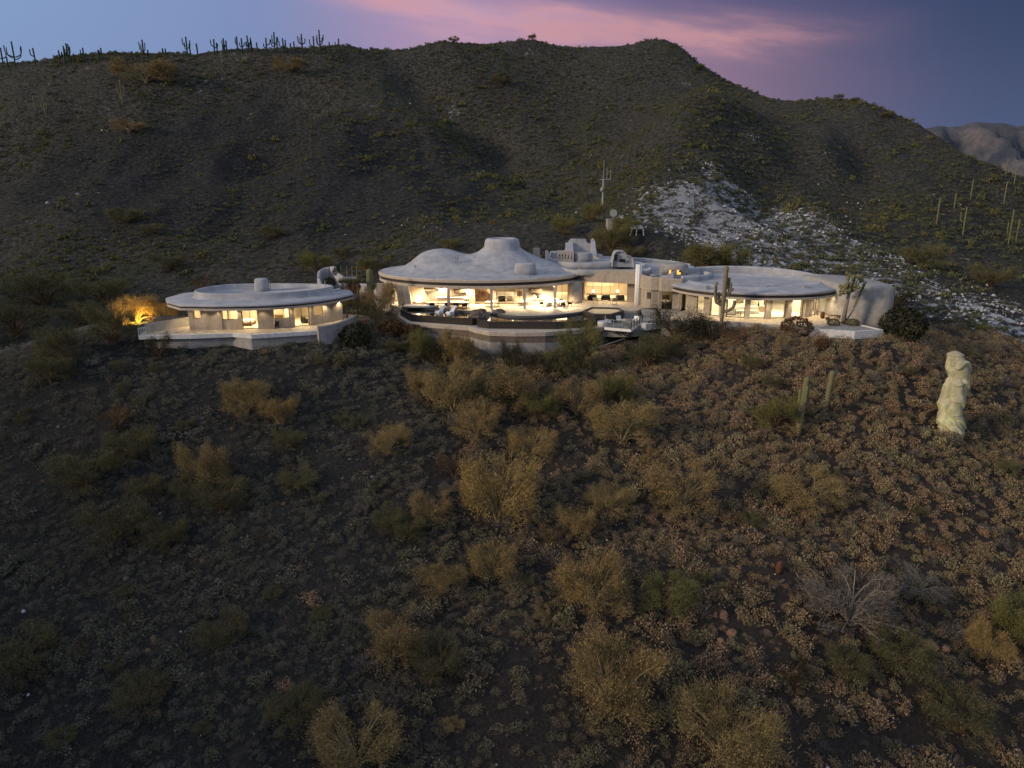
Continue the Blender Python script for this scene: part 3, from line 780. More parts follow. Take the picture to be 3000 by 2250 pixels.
# pierced parapet: a slab with five arched slots
a, b_ = Q(1633, 762, 122), Q(1681, 762, 122); zt = Q(1650, 736, 122).z
wdt = b_.x - a.x; mb = MB()
mb.prism([(a.x, 122), (b_.x, 122.2), (b_.x, 123.6), (a.x, 123.4)], a.z - 0.5, a.z + 0.25)
mb.prism([(a.x, 122.02), (b_.x, 122.22), (b_.x, 123.58), (a.x, 123.38)], a.z + 0.95, zt)
for k in range(6):
    x = a.x + (wdt - 0.3) * k / 5; mb.box(x, 122.04, a.z + 0.25, x + 0.27, 123.3, a.z + 0.95)
mb.build('pierced_parapet', 'lip', house)
blk(1681, 1736, 742, 763, 122.4, 2.2, 0.12, 0.05, it=1)
# scooped tower: a back slab rising between two horns
y = 129.0
p = [Q(px, py, y) for px, py in ((1652, 742), (1660, 724), (1668, 706), (1676, 700), (1716, 701), (1720, 712), (1731, 714), (1733, 704), (1738, 699), (1743, 704), (1747, 732), (1752, 745))]
n = len(p); MB().add([(q_.x, y + dd, q_.z) for dd in (0, 1.0) for q_ in p], [tuple(range(n)), tuple(range(2 * n - 1, n - 1, -1))] + [(i, n + i, n + (i + 1) % n, (i + 1) % n) for i in range(n)]).build('roof_tower', 'roof_foam', house)
for px0, px1, pyt in ((1654, 1684, 704), (1731, 1748, 700)):
    a, b_ = Q(px0, 742, 127.2), Q(px1, 742, 127.2); zt = Q(px0, pyt + 6, 128).z
    w = b_.x - a.x
    mb = MB(); mb.rings([[(a.x + w * (0.15 + 0.7 * (k in (1, 2))), yy, z) for k, yy in ((0, y0_), (1, y0_), (2, 129.2), (3, 129.2))] for z, y0_ in ((a.z - 0.3, 126.0), ((a.z + zt) / 2, 127.6), (zt - 0.1, 128.7))])
    mb.build('roof_fin', 'roof_foam', house, False)
blk(1740, 1768, 746, 756, 127, 2.0, 0.3)
# twin-lobed skylight tower with two openings
y = 118.5
p = [Q(px, py, y) for px, py in ((1793, 783), (1795, 764), (1799, 745), (1804, 737), (1812, 735), (1828, 736), (1835, 742), (1838, 750), (1850, 751), (1856, 757), (1858, 783))]
n = len(p); cx_ = sum(q_.x for q_ in p) / n
def ring_at(dd, s_): return [(cx_ + (q_.x - cx_) * s_, y + dd, p[0].z + (q_.z - p[0].z) * s_) for q_ in p]
MB().rings([ring_at(0.35, 0.90), ring_at(0.0, 0.97), ring_at(0.15, 1.0), ring_at(2.2, 1.0), ring_at(2.6, 0.9)]).build('roof_tower', 'roof_foam', house, False)
for x0, y0_, x1, y1_ in ((1800, 745, 1809, 764), (1815, 759, 1832, 768)):
    a, b_ = Q(x0, y1_, y - 0.03), Q(x1, y0_, y - 0.03)
    MB().box(a.x, y - 0.03, a.z, b_.x, y + 0.05, b_.z).build('skylight', 'metal_dark', house)
# rear curved wall and the roof behind the middle block
mb = MB(); strip(mb, resample([(19.5, 133), (24, 134), (29, 132.5), (31.5, 130)], 0.8), 0.6, 2.5, 5.4, 4.4, rnd=0.15); mb.build('parapet', 'roof_foam', house, False)
flat_roof([(19, 116), (26, 111), (31, 117), (31, 131), (19, 132)], 4.35, lip=0.1)
# white clustered pipes
g = G(1867, 893, 0); zt = Q(1867, 774, g.y).z
mb = MB()
for k in range(5):
    ang = -PI + k * PI / 4; mb.tube([(g.x + 0.33 * math.cos(ang), g.y + 0.33 * math.sin(ang), 0), (g.x + 0.33 * math.cos(ang), g.y + 0.33 * math.sin(ang), zt)], 0.17, 10)
mb.build('flue', 'white_paint', house, True)['label'] = 'tall white fluted flue'

# MIDDLE BLOCK --------------------------------------------------
p = [(19.9, 113.4), (19.9, 111.0), (20.7, 108.8), (23.9, 108.0), (24.6, 107.4), (25.3, 113), (25, 117), (20, 117)]
MIDL = Line([(19.9, 112.6), (20.3, 109.9), (20.9, 109.2), (22.0, 109.2), (24.4, 108.6), (25.2, 108.4)])
facade(house, MIDL, 0, 2.75, [(1898, 1909, 'win', dict(a=1.35, b=2.35)), (1931, 1969, 'glass', dict(n=1, name='glass_door'))], th=0.5, recess=0.5, mat='stucco')
mb = MB(); strip(mb, resample([(19.7, 113.2), (20.0, 110.6), (20.9, 109.0), (22.0, 108.8), (22.3, 108.0), (24.7, 107.3), (25.2, 108.2)], 0.35), 0.7, 2.75, 4.75, 4.6, rnd=0.18); mb.build('parapet', 'stucco', house, False)
for q_ in ([(22.1, 108.3), (22.1, 110.2)], [(24.9, 107.6), (25.0, 110.4)]): strip(MB(), resample(q_, 0.5), 0.45, 0, 2.75).build('wall', 'stucco', house)
MB().prism([(20.4, 109.2), (25, 108.6), (26, 116), (20.4, 116)], 2.76, 2.9).build('ceiling', 'ceiling_mat', house)
mb = MB(); strip(mb, resample([(20.6, 110), (20.6, 114.8), (25.6, 114.8), (25.6, 109)], 1.2), 0.2, 0, 2.75); mb.build('inner_wall', 'interior', house)
# low tower with two amber windows
a, b_ = Q(1941, 808, 113.5), Q(2019, 808, 113.5); zt = Q(1980, 775, 113.5).z
soft_block(MB(), [(a.x, 113.5), (b_.x, 113.5), (b_.x, 117), (a.x, 117)], a.z - 0.5, zt, 0.35, 0.2, 1).build('roof_tower', 'stucco_grey', house, True)
for px0, px1 in ((1960, 1971), (1983, 1994)):
    a, b_ = Q(px0, 804, 113.32), Q(px1, 791, 113.32)
    w = MB().box(a.x - 0.09, 113.25, a.z - 0.09, b_.x + 0.09, 113.45, b_.z + 0.09).build('window', 'stucco', house); w['label'] = 'small amber-lit square window'
    MB().box(a.x, 113.22, a.z, b_.x, 113.28, b_.z).build('pane', 'amber_glow', w)
    MB().box((a.x + b_.x) / 2, 113.19, (a.z + b_.z) / 2, b_.x, 113.21, b_.z).build('sash', 'metal_dark', w)
mb = MB()
for k in range(4):
    x0 = Q(1918 + k * 8, 800, 113).x; mb.bar((x0, 113, 4.4), (x0, 113, 5.7), 0.05, 0.05)
for z in (4.9, 5.3, 5.7): mb.bar((Q(1918, 800, 113).x, 113, z), (Q(1944, 800, 113).x, 113, z), 0.05, 0.05)
mb.build('roof_railing', 'galvanised', house)
mb = MB(); strip(mb, resample([(25.1, 108.2), (27.5, 108.9), (29.6, 110.6), (30.6, 113), (30.4, 116)], 0.5), 0.7, 3.2, 4.95, 4.75, rnd=0.2); mb.build('parapet', 'roof_foam', house, False)

# EAST WING --------------------------------------------------
EC = (35.6, 108.5); EO = ell(EC, 12.2, 10.7, 110)
mb = MB(); ringset(mb, EO, [(-0.8, 2.88), (0, 2.88), (0.02, 3.16), (-0.1, 3.18)], False, False); mb.build('fascia', 'lip', house)
mb = MB(); ringset(mb, EO, [(-0.14, 3.14), (-0.14, 3.56)], False, False); mb.build('fascia_band', 'dark_band', house)
mb = MB(); ringset(mb, EO, [(-0.12, 3.54), (0.06, 3.54), (0.10, 3.78), (-0.1, 3.90), (-1.2, 4.0), (-2.1, 4.12), (-2.5, 4.30), (-2.75, 4.34), (-3.0, 4.28), (-3.2, 4.10), (-6, 4.14)], False, True); mb.build('roof', 'roof_foam', house, True)
mb = MB(); mb.add([(x, y, 2.9) for x, y in offset(EO, -0.15)], [tuple(range(len(EO) - 1, -1, -1))]); mb.build('ceiling', 'ceiling_mat', house)
mb = MB(); strip(mb, [Vector(q_) for q_ in ell((35.0, 109.2), 11.2, 9.0, 40, R(5), R(165))], 0.7, 3.5, lambda u: 4.7 + 0.5 * math.sin(PI * u) + 0.25 * u, rnd=0.2); mb.build('parapet', 'roof_foam', house, False)
for px, py in ((2077, 835), (2252, 843), (2276, 834), (2364, 841)):
    q = Q(px, py, 101); q.z = 4.1; MB().box(q.x - 0.35, q.y, 4.0, q.x + 0.25, q.y + 0.5, 4.42).build('roof_vent', 'galvanised', house)
el_ = Line(ell((35.6, 108.8), 10.2, 8.4, 160, R(196), R(322)))
facade(house, el_, 0, 2.92, [(2043, 2064, 'glass', {}), (2066, 2081, 'pier', {}), (2082, 2107, 'glass', {}), (2108, 2129, 'pier', {}), (2130, 2181, 'glass', {}), (2182, 2196, 'pier', {}), (2197, 2242, 'glass', {}),
       (2243, 2257, 'pier', {}), (2258, 2300, 'glass', {}), (2301, 2315, 'pier', {}), (2316, 2351, 'glass', {}), (2352, 2372, 'pier', {}), (2373, 2389, 'glass', dict(name='glass_door')),
       (2411, 2427, 'win', dict(a=1.2, b=2.3))], th=0.35, recess=0.0, endpx=(2006, 2489))
mb = MB(); strip(mb, resample([(25.9, 108), (26.5, 115.4), (45, 115.4), (45.6, 107)], 1.5), 0.2, 0, 2.9); mb.build('inner_wall', 'interior_white', house)
MB().box(36.6, 106.6, 0, 36.9, 115, 2.9).build('partition', 'interior_white', house)
MB().box(28.2, 105.2, 0, 31.2, 105.5, 2.9).build('partition', 'interior_white', house)
MB().box(39.9, 105.4, 0, 43.0, 105.6, 2.9).build('partition', 'interior_white', house)
# blind end block
a = Q(2600, 842, 97.6).z
mb = soft_block(MB(), [(45.0, 99.6), (47.8, 98.2), (51.2, 97.3), (52.6, 101), (52.5, 110), (44.0, 115), (44.8, 106)], -3, a, 0.45, 0.35, 2); mb.build('wall', 'stucco_grey', house, True)

# floors of the rooms and the light in them
MB().prism([(-19.5, 115.5), (-15.5, 114.8), (-5.9, 113.4), (0.3, 113.1), (4.5, 113.4), (8.6, 115), (11, 117), (20, 114.9), (20.3, 124), (-19.5, 124)], 0.012, 0.022).build('floor', 'interior', house)
MB().prism([(26, 108)] + ell((35.6, 108.8), 10.0, 8.2, 40, R(198), R(320)) + [(45.4, 108), (45.4, 115.4), (26, 115.4)], 0.012, 0.022).build('floor', 'interior_white', house)
WARM = (1.0, 0.78, 0.47)
for x, y, sx, sy, pw in ((-14, 119, 6, 4, 90), (-5, 117.5, 5, 4, 190), (3, 117.5, 6, 4, 230), (7.5, 118.5, 3, 3, 120), (15.5, 119.5, 6, 4, 330)):
    lamp('room_light', (x, y, 2.95), pw * 2.2, WARM, kind='AREA', sx=sx, sy=sy, rot=(0, 0, 0), parent=house)
WHITE = (1.0, 0.84, 0.56)
for x, y, sx, sy, pw in ((29.3, 103.6, 2.5, 1.6, 85), (33.5, 106, 4, 5, 300), (38.3, 104.5, 2.5, 4, 170), (41.6, 103.9, 2.4, 1.8, 100), (31, 111, 6, 4, 110), (42, 110, 4, 4, 80)):
    lamp('room_light', (x, y, 2.82), pw * 1.55, WHITE, kind='AREA', sx=sx, sy=sy, rot=(0, 0, 0), parent=house)
lamp('room_light', (23, 112, 2.65), 40, WARM, kind='AREA', sx=3, sy=3, rot=(0, 0, 0), parent=house)
# soffit downlights over the terrace
def downlight(x, y, z, pw, col=WARM, spot=R(150)):
    f_ = MB().lathe((x, y, z - 0.05), [(0.13, 0), (0.13, 0.05)], 12).build('downlight', 'lamp_glow', house)
    lamp('downlight_beam', (x, y, z - 0.12), pw * 12.5, col, 0.12, 'SPOT', (0, 0, 0), parent=house, spot=spot)
for x, y, pw in ((-20.2, 116.4, 90), (-17.9, 113.6, 110), (-13.2, 111.6, 60), (-11.0, 113.2, 120), (-7.0, 112.0, 130), (-3.6, 110.9, 120), (1.2, 110.4, 110), (4.6, 111.2, 120), (6.4, 110.9, 330), (9.8, 114.0, 60)):
    downlight(x, y, 3.02, pw)
downlight(15.5, 115.2, 3.15, 45)
for x, y in ((29.5, 99.6), (34.5, 98.8), (39.5, 99.6), (43.4, 101.6)): downlight(x, y, 2.88, 30)
lamp('wall_light', (44.6, 101.6, 2.5), 14, WARM, 0.1, parent=house)
done()

# ================================================================== GUEST HOUSE
guest = thing('guest_house', 'small flat-roofed adobe guest house with a deep banded eave, lower down at the left', 'house', (-34, 98, -0.4))
at(guest)
Z0 = -0.4
GO = [tuple(q_) for q_ in resample([(-45.4, 95.6), (-42.4, 92.6), (-38, 92.1), (-34.2, 92.3), (-31, 93.0), (-28.3, 94.3), (-25.4, 96.5), (-23.6, 99.2), (-22.3, 102.3), (-23.5, 106), (-30, 107.5), (-42, 107), (-46.4, 103), (-46.8, 98.5)], 0.8, True)]
mb = MB(); ringset(mb, GO, [(-0.8, 2.42), (0, 2.42), (0.02, 2.68), (-0.1, 2.70)], False, False); mb.build('fascia', 'lip', guest)
mb = MB(); ringset(mb, GO, [(-0.12, 2.66), (-0.12, 2.90)], False, False); mb.build('fascia_band', 'dark_band', guest)
mb = MB(); ringset(mb, GO, [(-0.12, 2.88), (0.05, 2.88), (0.09, 3.05), (-0.15, 3.18), (-2.2, 3.32)], False, True); mb.build('roof', 'roof_foam', guest, True)
mb = MB(); mb.add([(x, y, 2.44) for x, y in offset(GO, -0.15)], [tuple(range(len(GO) - 1, -1, -1))]); mb.build('ceiling', 'ceiling_mat', guest)
PG = [tuple(q_) for q_ in chaikin([(-41.6, 95.6), (-34.5, 95.2), (-29.6, 96.6), (-26.0, 99.8), (-24.6, 104), (-30, 106), (-41, 105.6), (-43.6, 100)], 2)]
mb = MB(); ringset(mb, PG, [(0.5, 3.2), (0.12, 3.42), (0.0, 3.75), (-0.03, 4.05), (-0.12, 4.17), (-0.32, 4.17), (-0.42, 4.0), (-0.5, 3.55)], False, True); mb.build('parapet', 'roof_foam', guest, True)
soft_block(MB(), [(-36.0, 101.6), (-34.1, 101.6), (-34.2, 103.2), (-35.9, 103.2)], 3.2, 5.30, 0.3, 0.1).build('chimney', 'roof_foam', guest, True)
for px in (792, 953): q = Q(px, 845, 103); MB().tube([(q.x, 103, 3.5), (q.x, 103, 4.9)], 0.06, 6).build('vent_pipe', 'galvanised', guest)
gline = Line([(-43.0, 98.0), (-42.4, 95.0), (-40.0, 94.2), (-36.6, 94.4), (-33, 94.9), (-30.0, 95.7), (-27.2, 97.4), (-25.2, 99.4), (-23.9, 101.8)])
facade(guest, gline, Z0, 2.44, [(568, 591, 'win', dict(a=1.0, b=2.3)), (640, 652, 'pier', dict(th=0.7)), (649, 697, 'win', dict(a=0.9, b=2.35)), (698, 709, 'pier', dict(th=0.8)), (710, 755, 'glass', dict(n=2, name='glass_door')), (790, 801, 'pier', dict(th=0.7)),
       (802, 848, 'win', dict(a=0.85, b=2.35)), (849, 861, 'pier', dict(th=0.8)), (862, 905, 'glass', dict(n=2, name='glass_door')), (906, 916, 'pier', dict(th=0.8)), (917, 945, 'win', dict(a=0.75, b=2.35))], th=0.35, recess=0.05, endpx=(553, 1001))
mb = MB(); strip(mb, resample([(-43.0, 98.0), (-42.9, 104), (-27, 105.4), (-24, 101.9)], 1.5), 0.3, Z0, 2.44); mb.build('inner_wall', 'interior', guest)
MB().box(-37.4, 95.0, Z0, -37.2, 102, 2.44).build('partition', 'interior', guest)
MB().box(-31.0, 98.0, Z0, -30.8, 104, 2.44).build('partition', 'interior', guest)
MB().box(-42.5, 99.6, Z0, -37.4, 99.8, 2.44).build('partition', 'interior', guest)
MB().box(-37.2, 100.2, Z0, -31.0, 100.4, 2.44).build('partition', 'interior', guest)
MB().prism([(-42.6, 97), (-42, 95), (-40, 94.4), (-36.6, 94.6), (-33, 95.1), (-30, 95.9), (-27.2, 97.6), (-24.2, 102), (-27, 105.2), (-42.8, 104)], Z0 + 0.012, Z0 + 0.022).build('floor', 'interior', guest)
for x, y in ((-22.9, 100.3), (-22.3, 101.5), (-21.9, 102.7)):
    MB().tube([(x, y, Z0), (x + 0.15, y, 2.44)], 0.11, 8).build('post', 'wood', guest)
for x, y, sx, sy, pw in ((-40, 97, 4, 3, 120), (-34.2, 97.5, 5, 3, 170), (-28.8, 99.2, 3, 3, 130), (-29, 98.2, 2, 1.2, 40)):
    lamp('room_light', (x, y, 2.38), pw * 2.8, WARM, kind='AREA', sx=sx, sy=sy, rot=(0, 0, 0), parent=guest)
for px, pw in ((560, 26), (600, 8), (643, 12), (702, 14), (775, 12), (855, 12), (912, 12), (960, 26), (1015, 30)):
    q = Vector(gline.p[gline.idx(px)]); x, y = q.x, q.y - 0.9
    MB().lathe((x, y, 2.37), [(0.1, 0), (0.1, 0.05)], 10).build('downlight', 'lamp_glow', guest)
    lamp('downlight_beam', (x, y, 2.33), pw * 7, WARM, 0.08, 'SPOT', (0, 0, 0), parent=guest, spot=R(120))
done()

# ================================================================== TERRACES, POOL, DECK
def slab(name, poly, z0, z1, mat_): return struct(MB().prism([tuple(p_) for p_ in poly], z0, z1).build(name, mat_))
# pool edges, west shallow basin and the long main basin
W_OUT = [(-16.5, 108.2), (-14.2, 103.7), (-5.6, 100.7), (-4.9, 101.2)]
M_OUT = [(-4.9, 101.2), (-4.5, 99.4), (-3.1, 98.5), (6.0, 98.1), (9.4, 99.3), (11.9, 101.0)]
INNER = [(12.2, 105.2), (11.2, 106.0), (8.5, 103.3), (5.1, 101.5), (1.5, 100.9), (-0.6, 101.5), (-3.3, 104.4), (-6.5, 105.4), (-10.0, 106.4), (-12.5, 107.8), (-15.6, 109.9)]
inner_c = [tuple(p_) for p_ in chaikin(INNER, 2, False)]
pool_poly = W_OUT[:-1] + M_OUT + inner_c
pool = thing('swimming_pool', 'long dark-tiled infinity pool along the front edge of the villa terrace', 'pool', (0, 102, -0.1))
at(pool)
outer = W_OUT[:-1] + M_OUT
mb = MB(); strip(mb, resample(outer + [(12.3, 103.6)], 0.6), 0.35, -1.05, -0.06); mb.build('basin_wall', 'pool_tile', pool)
MB().prism(pool_poly, -1.04, -0.5).build('basin', 'pool_tile', pool)
MB().add([(x, y, -0.085) for x, y in pool_poly], [tuple(range(len(pool_poly)))]).build('water', 'water', pool)
mb = MB(); mb.tube([(x, y, -0.02) for x, y in inner_c], 0.26, 8); mb.build('kerb', 'curb', pool, True)
done()
# spa beside it
spa = thing('spa', 'raised angular hot tub with dark tiled sides beside the pool', 'hot tub', (14.5, 104, -0.1))
at(spa)
SPA = [g2(1709, 908, .35), (11.9, 103.3), g2(1760, 922, .35), g2(1826, 911, .35), g2(1812, 902, .35), g2(1733, 900, .35)]
SPA = [G(1708, 911, .35), G(1740, 921, .35), G(1790, 921, .35), G(1828, 911, .35), G(1812, 902, .35), G(1733, 900, .35)]
SPA = [(p_.x, p_.y) for p_ in SPA]
ringset(MB(), SPA, [(0, -1.2), (0, 0.30)], True, False).build('side', 'pool_tile', spa)
mb = MB(); ringset(mb, SPA, [(0.03, 0.28), (0.03, 0.40), (-0.28, 0.40), (-0.28, 0.1)], False, False); mb.build('rim', 'curb', spa)
mb = MB(); q_ = offset(SPA, -0.2); mb.add([(x, y, 0.26) for x, y in q_], [tuple(range(len(q_) - 1, -1, -1)) if False else tuple(range(len(q_)))]); mb.build('water', 'spa_water', spa)
done()
# paved terrace: everything behind the pool
TER = inner_c[::-1] + [(12.2, 105.2), (13.8, 105.8), (18.2, 106.4), (19.4, 108.6), (21.2, 109.6), (21, 117), (11, 119), (-4, 114.5), (-20, 117.5), (-20.5, 114.5), (-17.6, 110.4)]
slab('terrace', TER, -1.2, 0.0, 'paver')
slab('lower_terrace', [(11.9, 102.6), (12.4, 99.4), (16.0, 99.0), (20.5, 101.0), (26.5, 101.6), (27, 109), (18, 108), (13, 106.4)], -2.4, -0.86, 'paver_grey')
slab('patio_east', [g2(1965, 925), g2(2020, 941), g2(2150, 943), g2(2292, 955), g2(2372, 964), g2(2427, 966), g2(2503, 971), g2(2581, 967), g2(2518, 952), (46, 100), (46, 108), (26, 108)], -0.5, 0.0, 'paver')
# retaining wall under the pool
RW = [(-17.4, 110.5), (-17.2, 108.4), (-14.8, 102.6), (-5.9, 99.4), (-4.9, 97.7), (-3.0, 95.8), (0.5, 95.3), (4.4, 95.5), (8.5, 97.0), (12.6, 99.2), (13.0, 104), (0, 106)]
wall = thing('retaining_wall', 'tall pale curved concrete wall holding up the pool, with a brown band', 'wall', (0, 98, -3))
at(wall)
ringset(MB(), RW, [(-0.05, -7.5), (-0.05, -2.35)], True, True).build('wall_face', 'stucco_grey', wall)
ringset(MB(), RW, [(0.0, -2.36), (0.0, -1.5)], True, True).build('brown_band', 'stucco_brown', wall)
ringset(MB(), RW, [(0.12, -1.52), (0.16, -0.98), (0.0, -0.93), (-0.5, -0.93), (-0.55, -1.06)], True, True).build('ledge', 'lip', wall)
done()
# stone steps between the two levels
st = thing('stone_steps', 'low grey stone steps beside the white flue', 'steps', (17.3, 106.3, -0.9)); at(st)
for k in range(4):
    y0_ = 105.0 + k * 0.5
    MB().prism([(15.8 + k * 0.1, y0_), (18.4 - k * 0.05, y0_ + 0.2), (18.6, 107.9), (15.9, 107.6)], -0.9 + k * 0.21, -0.9 + (k + 1) * 0.21 - 0.001 * k).build('step', 'paver_grey', st)
done()
st = thing('stone_steps', 'two wide steps up to the bedroom door of the villa', 'steps', (23.2, 107.2, -0.9)); at(st)
for k in range(3):
    MB().prism([(21.9, 106.2 + k * 0.4), (24.9, 105.8 + k * 0.4), (24.9, 108.2), (21.9, 108.8)], -0.9 + k * 0.29, -0.9 + (k + 1) * 0.29).build('step', 'paver_grey', st)
done()
tag(MB().box(19.2, 106.4, -0.9, 21.2, 108.2, -0.02).build('stone_plinth', 'stucco_grey'), 'low grey plinth beside the bedroom steps', 'plinth')
# white trough at the pool's east end
tag(soft_block(MB(), [g2(1746, 943, -.5), g2(1770, 947, -.5), g2(1795, 941, -.5), g2(1783, 934, -.5), g2(1757, 935, -.5)], -1.2, -0.45, 0.08, 0, 1).build('white_trough', 'white_lip'), 'white trough at the east end of the pool', 'planter')
# planter with small shrubs
pl = thing('planter', 'long white planter on the rim of the lower terrace', 'planter', (20.5, 100.5, -0.9)); at(pl)
strip(MB(), resample([g2(1880, 948, -.7), g2(1893, 950, -.7), g2(1912, 948, -.7), g2(1945, 942, -.7)], 0.4), 0.7, -1.5, -0.6).build('box', 'white_lip', pl)
done()
# cantilevered viewing deck
deck = thing('viewing_deck', 'cantilevered deck with glass floor, white edge beam and dark struts', 'deck', (15.5, 99, -0.9)); at(deck)
DP = [g2(1771, 959, -.9), g2(1849, 966, -.9), g2(1881, 944, -.9), g2(1860, 933, -.9), g2(1775, 935, -.9)]
MB().prism(DP, -1.02, -0.90).build('floor', 'deck_glass', deck)
mb = MB(); strip(mb, [Vector(DP[0]), Vector(DP[1])], 0.14, -1.22, -0.86); mb.build('edge_beam', 'white_paint', deck)
mb = MB(); strip(mb, [Vector(DP[1]), Vector(DP[2])], 0.12, -1.2, -0.87); mb.build('edge_beam', 'white_paint', deck)
ft = Q(1845, 990, 99.5)
for e in (DP[0], DP[1], DP[2], ((DP[0][0] + DP[1][0]) / 2, (DP[0][1] + DP[1][1]) / 2)):
    MB().bar((e[0], e[1], -1.2), (ft.x, ft.y, ft.z), 0.13, 0.13).build('strut', 'metal_dark', deck)
for a, b_, nn in ((DP[1], DP[2], 4), (DP[0], DP[1], 3), (DP[4], DP[0], 2)):
    for k in range(nn + 1):
        x, y = a[0] + (b_[0] - a[0]) * k / nn, a[1] + (b_[1] - a[1]) * k / nn
        if a != DP[1] and k == nn: continue
        MB().box(x - 0.05, y - 0.05, -0.9, x + 0.05, y + 0.05, 0.22).build('rail_post', 'metal_dark' if a == DP[1] else 'galvanised', deck)
    for k in range(nn):
        x0, y0_ = a[0] + (b_[0] - a[0]) * (k + .06) / nn, a[1] + (b_[1] - a[1]) * (k + .06) / nn
        x1, y1_ = a[0] + (b_[0] - a[0]) * (k + .94) / nn, a[1] + (b_[1] - a[1]) * (k + .94) / nn
        MB().add([(x0, y0_, -0.8), (x1, y1_, -0.8), (x1, y1_, 0.18), (x0, y0_, 0.18)], [(0, 1, 2, 3)]).build('pane', 'glass', deck)
    MB().bar((a[0], a[1], 0.22), (b_[0], b_[1], 0.22), 0.05, 0.05).build('handrail', 'metal_dark' if a == DP[1] else 'galvanised', deck)
done()
# low edging wall of the eastern patio
ew = thing('edging_wall', 'low pale grey wall around the gravel corner of the east patio', 'wall', (44, 90, 0)); at(ew)
mb = MB(); strip(mb, resample([g2(2372, 966, .02), g2(2427, 968, .02), g2(2503, 973, .02), g2(2583, 968, .02), g2(2519, 953, .02)], 0.8), 0.35, -3.0, 0.14); mb.build('wall_run', 'white_lip', ew)
done()
ew = thing('edging_wall', 'long plain wall under the middle of the east patio behind the shrubs', 'wall', (33, 96, 0)); at(ew)
mb = MB(); strip(mb, resample([g2(1940, 945, -.3), (24.5, 98.6), g2(2150, 943, .0), g2(2292, 955, .0), g2(2366, 964, .0)], 0.8), 0.3, -3.2, 0.05); mb.build('wall_run', 'stucco_grey', ew)
done()
tag(MB().prism([g2(2400, 961, .0), g2(2503, 971, .0), g2(2575, 966, .0), g2(2516, 953, .0), g2(2440, 950, 0)], 0.0, 0.03).build('gravel_bed', 'paver_grey'), kind='structure')
# guest house patio
GPA = [g2(407, 983, -.4), g2(560, 981, -.4), g2(683, 976, -.4), g2(738, 981, -.4), g2(930, 969, -.4), g2(935, 962, -.4), g2(1000, 945, -.4), g2(1042, 928, -.4), (-20.4, 104), (-24, 106), (-43, 106), g2(430, 965, -.4)]
slab('patio_west', GPA, -0.9, -0.402, 'paver')
gw = thing('retaining_wall', 'low grey stucco wall with white rim under the guest house patio', 'wall', (-36, 92, -2)); at(gw)
WL = [g2(424, 984, -.6), g2(560, 983, -.6), g2(683, 978, -.6), g2(738, 984, -.6), g2(930, 972, -.6)]
strip(MB(), resample(WL, 1.0), 0.5, -4.5, -0.85).build('wall_face', 'stucco_grey', gw)
WL = [g2(407, 983, -.4), g2(560, 981, -.4), g2(683, 976, -.4), g2(738, 981, -.4), g2(932, 969, -.4)]
strip(MB(), resample(WL, 1.0), 0.35, -0.88, -0.36).build('rim', 'white_lip', gw)
done()
gw = thing('parapet_wall', 'curved bluish grey parapet wall at the right end of the guest patio', 'wall', (-23, 96, -2)); at(gw)
strip(MB(), resample(chaikin([g2(931, 975, -.4), g2(955, 972, -.4), g2(990, 962, -.4), g2(1022, 948, -.4), g2(1045, 933, -.4)], 1, False), 0.6), 0.45, -4.5, 0.45, 0.25, rnd=0.1).build('wall_face', 'stucco_grey', gw)
done()
gw = thing('parapet_wall', 'low straight parapet wall behind the left end of the guest patio', 'wall', (-45, 95, -0.4)); at(gw)
strip(MB(), resample([g2(428, 975, -.4), g2(440, 972, -.4), (-44.0, 96.6), (-42.9, 98.4)], 0.6), 0.3, -0.5, 0.75, rnd=0.1).build('wall_face', 'stucco_grey', gw)
done()
gr = thing('railing', 'short white railing panel at the left tip of the guest patio', 'railing', (-46.5, 90.7, -0.4)); at(gr)
a, b_ = g2(407, 983, -.4), g2(428, 979, -.4)
for k in range(5):
    x, y = a[0] + (b_[0] - a[0]) * k / 4, a[1] + (b_[1] - a[1]) * k / 4; MB().tube([(x, y, -0.4), (x, y, 0.5)], 0.035, 6).build('rail_post', 'white_paint', gr)
MB().bar((*a, 0.5), (*b_, 0.5), 0.06, 0.06).build('top_rail', 'white_paint', gr)
done()

# ================================================================== GARDEN WALLS behind, mast, shed
gw = thing('garden_wall', 'ring-shaped sculpted grey garden wall behind the guest house', 'wall', (-27, 125, 0)); at(gw)
a = Q(965, 800, 126)
def wl(pts, z0, z1, z1b=None, th=0.5): return strip(MB(), resample(pts, 0.6), th, z0, z1, z1b, rnd=0.15).build('wall_run', 'roof_foam', gw)
pp = [Q(px, 830, y) for px, y in ((934, 127), (938, 131), (952, 133), (972, 133.5), (984, 131))]
wl([(q_.x, q_.y) for q_ in pp], -1, 2.6, 3.9)
pp = [Q(px, 830, y) for px, y in ((934, 127), (940, 123.5), (955, 122.5), (972, 123))]
wl([(q_.x, q_.y) for q_ in pp], -2, 2.3, 1.5)
pp = [Q(px, 830, y) for px, y in ((984, 131), (996, 128), (1006, 126), (1028, 127), (1042, 127.5))]
wl([(q_.x, q_.y) for q_ in pp], -2, 3.3, 2.4, 0.7)
pp = [Q(px, 830, y) for px, y in ((1055, 125), (1075, 124), (1090, 123.5), (1104, 121))]
wl([(q_.x, q_.y) for q_ in pp], -2, 1.6, 1.9)
pp = [Q(px, 830, y) for px, y in ((974, 122), (985, 121.6), (998, 122))]
wl([(q_.x, q_.y) for q_ in pp], -2, 1.0, 1.3)
done()
q = hit(1763, 645); mast = thing('antenna_mast', 'slim pale radio mast with cross arm and whip antennas on the hillside', 'antenna', tuple(q)); at(mast)
Zm = lambda py: Q(1763, py, q.y).z
xm = lambda px: Q(px, 560, q.y).x
